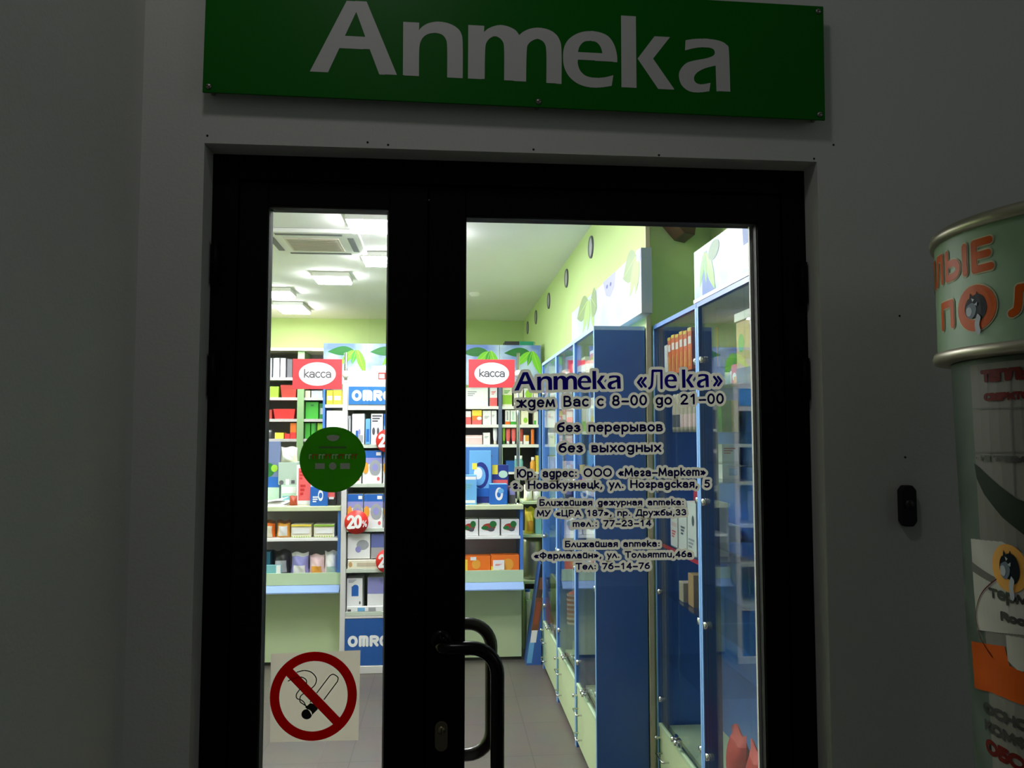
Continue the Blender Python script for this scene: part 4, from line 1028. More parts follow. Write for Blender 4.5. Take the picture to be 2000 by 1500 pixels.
for a in [
 ('carton', 'binder', 'grey upright binder at the left end of the top left shelf', 'binder', 524, 531, 699, 0, .25, zsh[0], dict(base=C['grey'])),
 ('carton', 'binder', 'widest grey upright binder on the top left shelf', 'binder', 534, 546, 699, 0, .25, zsh[0], dict(base=C['grey'], acc=((.2, .8, .5, .8, W),))),
 ('carton', 'binder', 'grey binder right of the widest one on the top left shelf', 'binder', 548, 558, 699, 0, .25, zsh[0], dict(base=C['grey'], acc=((.2, .8, .5, .8, C['mint']),))),
 ('carton', 'binder', 'dark grey binder next to the left red sign', 'binder', 561, 571, 701, 0, .25, zsh[0], dict(base=C['dgrey'])),
 ('basket', 'basket', 'lime green basket on the second left shelf', 'basket', 526, 545, 755, 0, .25, zsh[1], dict(base=C['lime'])),
 ('basket', 'basket', 'dark red basket on the second left shelf beside the lime one', 'basket', 548, 580, 752, 0, .25, zsh[1], dict(base=C['brick'])),
 ('basket', 'basket', 'wide red basket on the third left shelf', 'basket', 534, 577, 799, 0, .25, zsh[2], dict(base=C['red'])),
 ('carton', 'carton', 'small dark red carton beside the wide red basket', 'box', 523, 531, 800, 0, .2, zsh[2], dict(base=C['brick'])),
 ('carton', 'carton', 'tall orange and red carton on the fourth left shelf', 'box', 567, 579, 826, 0, .15, zsh[3], dict(base=C['orange'], acc=((0, 1, 0, .4, C['red']),))),
 ('carton', 'carton', 'low yellow carton on the fourth left shelf', 'box', 537, 554, 845, 0, .15, zsh[3], dict(base=C['yellow'])),
 ('carton', 'carton', 'low red carton between the yellow and the tall orange carton', 'box', 556, 566, 847, 0, .15, zsh[3], dict(base=C['red'])),
 ('jar', 'jar', 'small dark grey jar at the left end of the fourth left shelf', 'jar', 522, 530, 840, 0, .1, zsh[3], dict(base=C['dgrey'], cap=C['grey'])),
 ('carton', 'storage_box', 'bright green storage box right of the green upright', 'box', 597, 622, 785, 0, .25, zsh[2], dict(base=C['green'], acc=((.4, .65, .75, .85, C['dgreen']),))),
 ('carton', 'storage_box', 'dark green storage box at the right end of the third shelf', 'box', 624, 634, 788, 0, .25, zsh[2], dict(base=C['dgreen'], acc=((.2, .8, .3, .7, C['grey']),))),
 ('carton', 'magazine_file', 'first green magazine file right of the green upright', 'file', 596, 606, 826, 0, .25, zsh[3], dict(base=C['green'])),
 ('carton', 'magazine_file', 'second green magazine file from the green upright', 'file', 608, 618, 826, 0, .25, zsh[3], dict(base=C['green'], acc=((.7, 1, 0, 1, C['dgreen']),))),
 ('carton', 'magazine_file', 'third green magazine file from the green upright', 'file', 620, 632, 826, 0, .25, zsh[3], dict(base=C['lime'])),
 ('carton', 'carton', 'tan carton under the left red sign, on the shelf above the green storage box', 'box', 596, 606, 763, 0, .2, zsh[1], dict(base=C['beige'])),
 ('carton', 'carton', 'grey carton under the left red sign, beside the tan carton', 'box', 608, 630, 763, 0, .2, zsh[1], dict(base=C['grey'])),
]:
    kind, name, lab, cat, u0, u1, v0, v1, d, zb, kw = a
    PF(kind, name, lab, cat, u0, u1, v0, v1, LY + .04, d, zb, 'goods on the far left shelving', **kw)

# ---- counters
QY = 5.60
zc1 = 1.108
def counter(x0, x1, label):
    t = thing('counter', (x0, QY, 0), label, 'counter')
    MB().box(x0, x1, QY - .015, QY + .6, zc1 - .032, zc1, mat('pale cream green worktop', (206, 216, 176), .35)).build('worktop', t, bevel=.003)
    MB().box(x0 + .02, x1 - .02, QY + .30, QY + .312, .55, zc1 - .033, GREYBACK).build('back_panel', t)
    n = max(1, round((x1 - x0) / .9))
    for i in range(n + 1):
        x = x0 + .012 + (x1 - x0 - .024) * i / n
        MB().box(x - .01, x + .01, QY + .005, QY + .30, .575, zc1 - .033, BLUE if i == n else GREYBACK).build('divider', t)
    MB().box(x0 + .02, x1 - .02, QY, QY + .299, .872, .890, WHITEP).build('shelf', t)
    MB().box(x0 + .02, x1 - .02, QY + .012, QY + .299, .62, .636, WHITEP).build('shelf', t)
    MB().box(x0, x1, QY - .005, QY + .010, .575, .655, LGREEN2).build('front_lip', t)
    m = MB(); m.prism([(QY - .055, .527), (QY + .2, .527), (QY + .2, .573), (QY - .004, .573), (QY - .055, .535)], x0, x1, LEDGE, 'x'); m.build('ledge', t)
    MB().box(x0, x1, QY + .135, QY + .155, .025, .526, LGREEN).build('front_panel', t)
    MB().box(x0, x1, QY + .15, QY + .17, 0, .0245, DARK).build('plinth', t)
    for x in (x0 + .001, x1 - .017): MB().box(x, x + .016, QY + .156, QY + .59, .025, .526, LGREEN).build('end_panel', t)
    return t
lx1 = at(666, 1000, QY).x; rx1 = at(1022, 1000, QY).x
counter(-3.0, lx1, 'pale green counter with open front shelves, left of the display stand')
counter(-.12, rx1, 'pale green counter with open front shelves, right end of the cash desks')
def onshelf(rows, Y, zb, grp):
    for a in rows:
        kind, name, lab, cat, u0, u1, v0, d, kw = a
        PF(kind, name, lab, cat, u0, u1, v0, 0, Y, d, zb, grp, **kw)
OR = C['orange']
onshelf([
 ('pouch', 'snack_bag', 'orange and white bag at the left end of the upper counter shelf', 'bag', 508, 536, 1016, .09, dict(base=C['orange'], acc=C['cream'], accz=(.0, .7), crimp=C['brown'])),
 ('pouch', 'snack_bag', 'orange and white bag beside the striped packs on the upper counter shelf', 'bag', 538, 566, 1016, .09, dict(base=C['amber'], acc=W, accz=(.1, .7), crimp=C['brown'])),
 ('carton', 'carton', 'wide cream and yellow striped pack next to the orange bags', 'box', 569, 608, 1024, .12, dict(base=C['cream'], acc=tuple((.03 + .12 * i, .07 + .12 * i, .0, .12, C['lime']) for i in range(8)) + ((.0, 1, .85, 1, C['yellow']), (.08, .92, .3, .7, W)))),
 ('carton', 'carton', 'wide cream and yellow striped pack at the right end of the upper counter shelf', 'box', 613, 653, 1024, .12, dict(base=C['cream'], acc=tuple((.03 + .12 * i, .07 + .12 * i, .0, .12, C['lime']) for i in range(8)) + ((.0, 1, .85, 1, C['lime']), (.08, .92, .3, .7, W)))),
], QY + .04, .891, 'goods on the upper shelf of the left counter')
onshelf([
 ('carton', 'carton', 'dark teal carton at the left end of the lower counter shelf', 'box', 506, 528, 1078, .12, dict(base=mat('deep teal print', (30, 90, 110), .5))),
 ('pouch', 'herb_bag', 'black herb bag with a grey picture on the lower counter shelf', 'bag', 530, 566, 1074, .10, dict(base=C['black'], acc=C['grey'], accz=(.1, .6))),
 ('pouch', 'herb_bag', 'lilac white bag right of the black one on the lower counter shelf', 'bag', 566, 602, 1079, .10, dict(base=C['violet'], acc=W, accz=(.0, .45), crimp=W)),
 ('pouch', 'herb_bag', 'pink and amber bag in the middle right of the lower counter shelf', 'bag', 602, 633, 1083, .10, dict(base=C['pink'], acc=C['amber'], accz=(.0, .45))),
 ('pouch', 'herb_bag', 'white bag with green print at the right end of the lower counter shelf', 'bag', 632, 659, 1076, .10, dict(base=W, acc=C['mint'], accz=(.0, .3), crimp=W)),
], QY + .05, .637, 'goods on the lower shelf of the left counter')
onshelf([('carton', 'carton', 'flat teal carton in front of the dark teal one on the counter shelf', 'box', 514, 548, 1104, .03, dict(base=C['teal'], acc=((.75, 1, 0, 1, W),)))], QY + .015, .637, 'goods on the lower shelf of the left counter')
for i, (u0, u1, w) in enumerate(((903, 934, 'left'), (936, 976, 'middle'), (979, 1014, 'right'))):
    PF('carton', 'display_tray', f'white tray with red berry picture, {w} of three on the right counter', 'box', u0, u1, 1014, 0, QY + .03, .13, .891, 'berry trays on the right counter', base=W,
       acc=((.15, .8, .3, .75, C['brick'], 'o'), (.1, .45, .35, .6, C['dgreen'], 'o'), (.4, .75, .25, .5, C['dgrey'], 'o'), (.5, .85, .5, .9, C['dgreen'], 'o')))
PF('carton', 'carton', 'long orange and amber pack, left part of the lower right counter shelf', 'box', 902, 958, 1086, 0, QY + .03, .1, .637, 'orange packs on the right counter', base=OR, acc=((.05, .2, .1, .8, C['yellow']), (.35, .65, .2, .8, C['amber'], 'o'), (.3, .5, .75, .95, W)))
PF('carton', 'carton', 'long orange and amber pack, right part of the lower right counter shelf', 'box', 959, 1014, 1084, 0, QY + .03, .1, .637, 'orange packs on the right counter', base=OR, acc=((.0, .3, .0, .35, C['yellow']), (.4, .8, .1, .8, C['amber'], 'o')))
PF('carton', 'price_card', 'white price card in front of the orange packs', 'card', 963, 985, 1094, 0, QY - .004 + .016, .003, .656, None, base=W, acc=((.2, .8, .4, .6, C['coral'], 't'),))

# things on the counters
TY = QY + .04
def onc_top(kind, name, lab, cat, u0, u1, v0, dY, d, **kw):
    return PF(kind, name, lab, cat, u0, u1, v0, 0, QY + dY, d, zc1, 'things standing on the cash desks', **kw)
t = onc_top('carton', 'carton', 'blue carton with white curl emblem on the left counter, below the green sticker', 'box', 606, 640, 951, .02, .10, base=C['blue'], acc=((.15, .5, .15, .5, W, 't'), (.45, .75, .25, .85, W, 'o'), (.5, .7, .4, .7, C['blue'], 'o')))
onc_top('carton', 'notice_frame', 'white framed red notice standing on the left counter', 'notice', 580, 609, 908, .14, .02, base=W, acc=((.12, .95, .1, .92, C['coral']), (.2, .5, .6, .85, C['red'], 't'), (.25, .6, .2, .5, C['red'], 't')))
onc_top('carton', 'carton', 'black carton with pink print behind the blue carton', 'box', 641, 657, 957, .05, .1, base=C['black'], acc=((.0, .8, .5, .95, C['coral']), (.1, .7, .4, .55, W)))
onc_top('carton', 'carton', 'dark grey carton touching the display stand on the left counter', 'box', 658, 665, 958, .08, .1, base=C['dgrey'])
onc_top('pouch', 'small_pouch', 'small red brown pouch on the left counter left of the red notice', 'pouch', 564, 580, 968, .06, .05, base=mat('red brown print', (170, 65, 30), .5))
m = MB(); x0, x1 = at(512, 980, QY).x, at(566, 980, QY).x
for i in range(6):
    dx = .012 * math.sin(i * 2.1); a = .006 * i
    m.box(x0 + dx, x1 - .04 + dx, QY + .02 + a, QY + .23 + a, zc1 + .004 * i, zc1 + .004 * i + .0035, W)
m.poly([(x0 + .02, QY + .03, zc1 + .03), (x0 + .12, QY + .02, zc1 + .042), (x0 + .14, QY + .22, zc1 + .05), (x0 + .03, QY + .2, zc1 + .03)], W)
tag(m.build('paper_stack', origin=(x0, QY, zc1)), 'loose stack of white papers on the left end of the counter', 'papers')
t = onc_top('carton', 'picture_board', 'tall blue green picture board leaning at the left edge of the narrow pane', 'board', 514, 547, 862, .30, .03, base=mat('slate blue print', (110, 125, 165), .5), acc=((0, 1, .0, .25, C['mint']), (0, 1, .25, .42, C['blue']), (.0, .7, .42, .65, LEAFS[2], 'o'), (.5, .9, .5, .62, C['lime'], 'o')))
onc_top('carton', 'storage_box', 'mint and white storage box on the left counter behind the papers', 'box', 549, 580, 947, .26, .2, base=C['mint'], acc=((.05, .95, .55, .9, W), (.1, .6, .1, .4, C['teal'])))
zq = at(560, 947, QY + .26).z
PF('carton', 'tray_box', 'grey green tray box stacked on the mint storage box', 'box', 544, 580, 903, 0, QY + .265, .19, zq, None, base=mat('pale sage print', (170, 190, 178), .5), acc=((.05, .3, .0, .2, C['dgrey'], 'o'), (.4, .6, .0, .25, W), (.7, .9, .05, .2, C['dgrey'])))
zq2 = at(560, 903, QY + .265).z
PF('pouch', 'paper_roll_pack', 'white pack of paper rolls on top of the tray box', 'pack', 545, 579, 872, 0, QY + .28, .12, zq2, None, base=C['cream'], acc=W, accz=(.2, .8))
onc_top('carton', 'carton', 'light blue carton at the left end of the right counter', 'box', 903, 931, 928, .03, .1, base=C['sky'], acc=((.05, .95, .85, .95, W), (.1, .9, .05, .15, W), (.15, .7, .5, .7, C['teal'], 't')))
onc_top('carton', 'display_card', 'blue display card with a navy and white shield emblem on the right counter', 'display card', 917, 959, 880, .16, .04, base=C['sky'], acc=((.0, 1, .0, .12, C['navy']), (.15, .9, .28, .78, C['navy'], 'o'), (.1, .75, .33, .70, C['sky'], 'o'), (.2, .6, .45, .68, W, 'o'), (.12, .35, .64, .76, C['yellow']), (.3, .9, .12, .28, C['blue'])))
onc_top('carton', 'carton', 'blue carton with white emblem standing on the right counter', 'box', 957, 991, 946, .02, .13, base=C['blue'], top=C['sky'], acc=((.3, .75, .2, .85, W, 'o'), (.4, .62, .35, .65, C['blue'], 'o'), (.45, .8, .55, .8, C['sky'], 'o')))
onc_top('carton', 'display_card', 'small red and navy display card behind the blue carton with emblem', 'display card', 961, 993, 908, .20, .05, base=C['navy'], acc=((.05, .95, .35, .6, C['coral']), (.0, .35, .75, 1, C['yellow']), (.4, .95, .65, .85, C['mint'], 'o')))
onc_top('carton', 'dark_box', 'dark box beside the chrome pole on the right counter', 'box', 994, 1007, 950, .10, .1, base=C['dgrey'], acc=((.1, .9, .5, .9, C['violet']),))

# cash desk signs on poles
SREDW = mat('red sign sheet', (228, 62, 70), .4)
def cash_sign(u0, u1, v0, v1, upole, Y, lab, plab):
    a, b = at(u0, v1, Y), at(u1, v0, Y); xp = at(upole, 735, Y).x
    pole = thing('sign_pole', (xp, Y, zc1), plab, 'pole')
    m = MB(); m.tube([(xp, Y, zc1 + .006), (xp, Y, b.z + .05)], .012, CHROME, 14); m.build('tube', pole)
    m = MB(); m.lathe([(0, 0), (.022, 0), (.022, .004), (.015, .008)], (xp, Y, zc1), CHROME, 20); m.build('foot', pole)
    zc = (a.z + b.z) / 2
    m = MB(); m.lathe([(0, -.028), (.016, -.024), (.026, -.01), (.028, 0), (.026, .01), (.016, .024), (0, .028)], (xp, Y - .008, zc), WHITEP, 16); m.build('clamp_ball', pole)
    s = thing('cash_sign', (xp, Y, a.z), lab, 'sign', 'red cash desk signs')
    MB().box(a.x, b.x, Y - .02, Y - .014, a.z, b.z, SREDW).build('plate', s, bevel=.001, seg=1)
    cx, cz = (a.x + b.x) / 2, zc; w, h = b.x - a.x, b.z - a.z
    MB().disc((cx, Y - .0206, cz), w * .375, W, 'y', 40, h * .39).build('oval', s, recalc=False)
    m = MB(); put_strips(m, strips(fit('касса', (cx - w * .27, cz - h * .11), (cx + w * .27, cz - h * .11), h * .26), .0045, [], 0, .0015), lambda x, z: (x, Y - .0212, z), C['dgrey']); m.build('lettering', s, recalc=False)
cash_sign(572, 669, 702, 760, 675, QY + .35, 'red cash desk sign with white oval, left of the display stand', 'chrome sign pole hidden mostly behind the display stand')
cash_sign(915, 1005, 703, 757, 1012, QY + .06, 'red cash desk sign with white oval, on the right chrome pole', 'tall thin chrome pole rising from the right counter')

# ---- display stand between the counters
DSY = 5.50
dx0, dx1 = at(666, 1000, DSY).x, at(666, 1000, DSY).x + .565
OBL = mat('brand blue panel', (52, 118, 182), .35); OBL2 = mat('brand deep blue panel', (36, 88, 160), .35)
def dz(v): return at(700, v, DSY).z
ds = thing('display_stand', (dx0, DSY, 0), 'tall white and blue display stand with shelves of boxed devices between the counters', 'display stand')
UPR = mat('pale grey metal', (214, 212, 208), .4)
for x in (dx0, dx1 - .035): MB().box(x, x + .035, DSY + .003, DSY + .38, 0.02, dz(748), UPR).build('upright', ds, bevel=.003)
MB().box(dx0 + .036, dx1 - .036, DSY + .365, DSY + .378, .05, dz(748), LGREYGREEN).build('back_panel', ds)
hp = MB().box(dx0 + .036, dx1 - .036, DSY + .004, DSY + .035, dz(801), dz(745), UPR).build('header', ds, bevel=.002)
m = MB(); m.box(dx0 + .042, dx1 - .04, DSY - .001, DSY + .0035, dz(790), dz(755), OBL); hb = m.build('header_panel', ds)
MB().box(dx0, dx1, DSY + .003, DSY + .38, dz(748) + .0005, dz(743), UPR).build('top_board', ds, bevel=.002)
shz = [dz(868), dz(945), dz(1032), dz(1112), dz(1196)]
for z in shz: MB().box(dx0 + .036, dx1 - .036, DSY + .008, DSY + .364, z - .025, z, mat('pale green shelf', (196, 206, 190), .4)).build('shelf', ds, bevel=.002)
bp = MB().box(dx0 + .036, dx1 - .036, DSY + .004, DSY + .03, dz(1300), dz(1209), OBL2).build('base_panel', ds)
MB().box(dx0 + .036, dx1 - .036, DSY + .003, DSY + .364, dz(1208), dz(1204), UPR).build('base_trim', ds)
MB().box(dx0, dx1, DSY - .005, DSY + .38, 0, dz(1301), UPR).build('base', ds, bevel=.003)
def brand(u0, v0, h, Y, parent, m_):
    x0, z0 = at(u0, v0, Y).x, at(u0, v0, Y).z; hh = h * Y / F; r_ = hh * .135
    e = hh - 2 * r_; s = []; x = x0 + r_
    zb, zt = z0 + r_, z0 + hh - r_
    def O(x): return [arc(x + e * .43, (zb + zt) / 2, e * .43, e / 2, 0, 360, 28)]
    s += O(x); x += e * .86 + 2.6 * r_
    s += [[(x, zb), (x, zt), (x + e * .62, zt)] + arc(x + e * .62, zt - e * .22, e * .22, e * .22, 90, 0, 5) + [(x + e * .84, zb)], [(x + e * .42, zb), (x + e * .42, zt)]]; x += e * .84 + 2.6 * r_
    s += [[(x, zb), (x, zt), (x + e * .5, zt)] + arc(x + e * .5, zt - e * .25, e * .3, e * .25, 90, -90, 8) + [(x, zt - e * .5)], [(x + e * .35, zt - e * .5), (x + e * .74, zb)]]; x += e * .74 + 2.5 * r_
    s += O(x); x += e * .86 + 2.6 * r_
    s += [[(x, zb), (x, zt), (x + e * .9, zb), (x + e * .9, zt)]]
    b = MB(); put_strips(b, strips(s, r_, [], 0, .0015), lambda a, c: (a, Y - .0007, c), m_); b.build('lettering', parent, recalc=False)
brand(687, 783, 21, DSY - .001, hb, W)
brand(679, 1264, 21, DSY + .004, bp, W)
GD = 'boxed devices on the display stand'
def dsp(kind, name, lab, cat, u0, u1, v0, d, zb, dY=.02, **kw): return PF(kind, name, lab, cat, u0, u1, v0, 0, DSY + dY, d, zb, GD, **kw)
DEV = lambda: ((0, 1, .78, 1, C['blue']), (.7, .95, .85, .95, W), (0, 1, .6, .78, C['violet']), (.35, .95, .25, .72, C['grey'], 'o'), (.5, .8, .38, .6, C['violet'], 'o'), (.0, .3, .3, .65, C['amber'], 'o'), (.0, 1, .0, .2, C['white']), (.75, .9, .08, .2, C['coral'], 'o'))
top = dz(743)
dsp('carton', 'carton', 'plain white carton on top of the display stand, leftmost', 'box', 684, 701, 724, .1, top + .0005, base=W, acc=((.1, .5, .2, .4, C['grey'], 't'),))
dsp('carton', 'carton', 'plain white carton on top of the display stand, second from left', 'box', 702, 716, 724, .1, top + .0005, base=W, acc=((.1, .5, .2, .4, C['grey'], 't'),))
dsp('carton', 'carton', 'larger white carton with a red framed print on top of the display stand', 'box', 726, 757, 715, .12, top + .0005, base=W, acc=((.42, .9, .08, .55, C['brick']), (.48, .8, .15, .45, W), (.55, .7, .2, .4, C['pink'])))
dsp('carton', 'carton', 'white carton on top of the display stand, cut by the door stile', 'box', 759, 785, 722, .12, top + .0005, base=W)
z = shz[0]
dsp('carton', 'device_box', 'white boxed device with blue strip on the top shelf of the display stand', 'box', 688, 712, 808, .12, z, base=W, acc=((.1, .9, .05, .3, C['grey']), (.5, .7, .3, .5, C['violet'], 'o'), (.3, .5, .2, .45, C['blue'])))
dsp('carton', 'device_box', 'tall narrow grey pack at the left end of the display stand top shelf', 'box', 679.5, 685, 812, .1, z, base=C['grey'], acc=((.2, .4, .1, .9, C['dgrey']), (.6, .8, .1, .9, W)))
dsp('carton', 'device_box', 'narrow blue pack in the middle of the display stand top shelf', 'box', 714, 723, 818, .08, z, .005, base=C['sky'], acc=((.2, .8, .1, .6, C['blue']),))
dsp('carton', 'device_box', 'white pack with dark cuff pictures on the display stand top shelf', 'box', 725, 748, 808, .12, z, base=C['white'], acc=((.1, .9, .7, .95, C['dgrey'], 't'), (.1, .35, .3, .55, C['dgrey'], 'o'), (.5, .7, .3, .55, C['dgrey'], 'o')))
dsp('carton', 'device_box', 'deep blue pack behind the top discount tag on the display stand', 'box', 750, 780, 808, .12, z, base=C['blue'], acc=((.0, .4, .3, .6, C['sky']),))
z = shz[1]
dsp('carton', 'device_box', 'blue topped monitor box on the second shelf of the stand, partly behind the green sticker', 'box', 679, 706, 878, .14, z, base=W, acc=DEV())
dsp('carton', 'device_box', 'blue topped monitor box on the second shelf of the stand, right of the green sticker', 'box', 709, 746, 880, .14, z, base=W, acc=DEV())
dsp('carton', 'device_box', 'blue topped monitor box on the second shelf, cut by the door stile', 'box', 749, 785, 880, .14, z, base=W, acc=DEV())
z = shz[2]
dsp('carton', 'device_box', 'blue topped monitor box on the third shelf of the stand, leftmost', 'box', 679, 709, 965, .14, z, base=W, acc=DEV())
dsp('carton', 'device_box', 'blue topped monitor box on the third shelf of the stand, middle', 'box', 711, 748, 965, .14, z, base=W, acc=DEV())
dsp('carton', 'device_box', 'blue topped monitor box on the third shelf, cut by the door stile', 'box', 750, 786, 966, .14, z, base=W, acc=DEV())
z = shz[3]
dsp('carton', 'device_box', 'flat cream carton lying on the fourth shelf of the stand', 'box', 679, 770, 1093, .2, z, .012, base=C['cream'], acc=((.02, .1, .2, .8, C['tan'], 'o'), (.2, .6, .3, .7, C['beige'])))
zf2 = dz(1093)
dsp('carton', 'device_box', 'large white carton with a grey device picture on the flat cream carton', 'box', 679, 723, 1042, .15, zf2, .03, base=W, acc=((.4, .95, .35, .75, C['grey'], 'o'), (.35, .6, .25, .5, C['violet'], 'o')))
dsp('carton', 'device_box', 'slate blue and grey carton on the flat cream carton', 'box', 725, 775, 1042, .15, zf2, .03, base=C['grey'], acc=((.0, .8, .45, 1, mat('slate violet print', (100, 110, 170), .5)), (.5, 1, .35, .6, C['dgrey'], 'o')))
z = shz[4]
dsp('carton', 'device_box', 'white carton with a blue bag picture on the lowest shelf of the stand', 'box', 678, 708, 1129, .15, z, .04, base=C['white'], acc=((.3, .75, .45, .75, C['blue']), (.38, .72, .7, .8, C['blue'], 'o'), (.1, .6, .85, .95, C['grey'], 't'), (.8, .9, .2, .3, C['dgrey'], 'o')))
dsp('carton', 'device_box', 'lilac and white carton on the lowest shelf of the stand', 'box', 718, 752, 1127, .15, z, .05, base=C['white'], acc=((0, 1, .5, 1, C['violet']),))
dsp('carton', 'device_box', 'small blister packs lying at the front of the lowest shelf', 'box', 677, 748, 1184, .02, z, .011, base=C['white'], acc=((.02, .12, .1, .5, C['dgrey']), (.3, .5, .1, .8, C['sky']), (.6, .8, .1, .8, C['grey'])))
TAGR = mat('red discount disc', (222, 45, 38), .4)
for u, v, lab in ((757, 861, 'top red discount disc on the display stand, at the door stile'), (696, 1020, 'red discount disc reading 20% at the left upright of the stand'), (757, 1096, 'lowest red discount disc on the display stand, at the door stile')):
    p = at(u, v, DSY - .012)
    t = thing('discount_tag', (p.x, DSY - .012, p.z), lab, 'discount tag', 'red discount discs on the display stand')
    R = 22.5 * DSY / F
    m = MB(); m.lathe([(0, 0), (R, 0), (R, .004), (0, .004)], (p.x, DSY - .012, p.z), TAGR, 40, 'y'); m.build('disc', t)
    m = MB(); m.box(p.x - .01, p.x + .01, DSY - .0078, DSY + .019, p.z - .004, p.z - .001, W); m.build('clip', t)
    st = fit('20', (p.x - R * .72, p.z - R * .45), (p.x + R * .35, p.z - R * .40), R * .95); pc = fit('%', (p.x + R * .50, p.z - R * .40), (p.x + R * .86, p.z - R * .38), R * .55)
    m = MB(); put_strips(m, strips(st, R * .12, [], 0, .0015) + strips(pc, R * .03, [], 0, .0012), lambda x, z: (x, DSY - .0127, z), W); m.build('lettering', t, recalc=False)

# ---- corner between the counter and the glass cases
sh = thing('corner_shelf', (.60, 6.02, 0), 'pale green open corner shelf between the right counter and the glass cases', 'shelf')
for z in (1.095, .845, .50): MB().box(.60, .90, 6.02, 6.3, z - .02, z, LGREEN).build('shelf_board', sh)
MB().box(.60, .90, 6.3, 6.315, 0, 1.1, DARK).build('back_panel', sh); MB().box(.60, .612, 6.02, 6.3, 0, .48, LGREEN).build('side_panel', sh); MB().box(.888, .90, 6.02, 6.3, 0, 1.074, LGREEN).build('side_panel', sh)
MB().box(.613, .887, 6.022, 6.03, .02, .44, LGREEN).build('front_panel', sh)
def cs_(kind, name, lab, cat, u0, u1, v0, zb, d=.12, **kw): return PF(kind, name, lab, cat, u0, u1, v0, 0, 6.06, d, zb, 'goods on the corner shelf', **kw)
cs_('pouch', 'garlic_bag', 'white mesh bag on the corner shelf behind the chrome pole', 'bag', 1024, 1042, 945, 1.096, base=C['cream'], acc=W, accz=(.2, .8))
cs_('pouch', 'garlic_bag', 'white mesh bag on the corner shelf next to the glass cases', 'bag', 1042, 1058, 948, 1.096, base=W)
cs_('pouch', 'snack_bag', 'yellow and orange crinkled bag on the corner shelf beside the counter end', 'bag', 1026, 1046, 990, .846, base=C['yellow'], acc=C['amber'], accz=(.1, .5))
cs_('carton', 'carton', 'teal carton behind the yellow bag on the corner shelf', 'box', 1046, 1058, 1012, .846, base=C['teal'])
m = MB(); p = at(1041, 1090, 6.12); m.lathe([(0, .501), (.075, .501), (.08, .52), (.08, .78), (.07, .8), (0, .8)], (p.x, 6.15, 0), STEEL, 24); tag(m.build('metal_canister', origin=(p.x, 6.15, .501)), 'brushed metal canister on the low corner shelf board', 'canister')
PF('jar', 'jar', 'white jar left of the slanted display, beside the counter end', 'jar', 1026, 1036, 1152, 0, 5.84, .08, .40, None, base=W, cap=C['blue'])
m = MB(); m.box(.605, .64, 5.80, 5.96, 0, .399, LGREEN2); tag(m.build('pedestal_box', origin=(.62, 5.88, 0)), 'narrow pale green pedestal box at the end of the right counter', 'box')
wd = thing('slanted_display', (.66, 5.60, 0), 'blue slanted floor display with brown pictures between counter and glass cases', 'floor display')
pl = [at(1028, 1303, 5.6), at(1062, 1303, 5.6), at(1062, 1095, 5.6), at(1056, 1100, 5.6)]
x0 = pl[0].x; zt2_ = pl[3].z
m = MB(); m.prism([(x0, 0), (.686, 0), (.686, zt2_), (pl[3].x, zt2_)], 5.60, 5.78, BLUEDARK); m.build('body', wd)
def sl(t, o): return (x0 + (pl[3].x - x0) * t + o, 5.5994 - .0, zt2_ * t)
m = MB()
for t0, t1, o0_, o1_, mm in ((.02, .22, .0, .035, C['sky']), (.22, .34, .004, .045, W), (.34, .66, .0, .05, C['brown']), (.40, .62, .012, .04, mat('rust print', (150, 75, 50), .5)), (.66, .86, .0, .042, mat('dark brown print', (70, 52, 40), .5)), (.74, .86, .012, .04, C['brown']), (.86, .99, 0, .03, C['black'])):
    y = 5.5994 - .0002 * m.__dict__.setdefault('k', 0); m.k = m.k + 1
    a, b, c, d = sl(t0, o0_), sl(t0, o1_), sl(t1, o1_), sl(t1, o0_)
    m.poly([(q[0], y, q[2]) for q in (a, b, c, d)], mm)
m.build('picture_strip', wd, recalc=False)

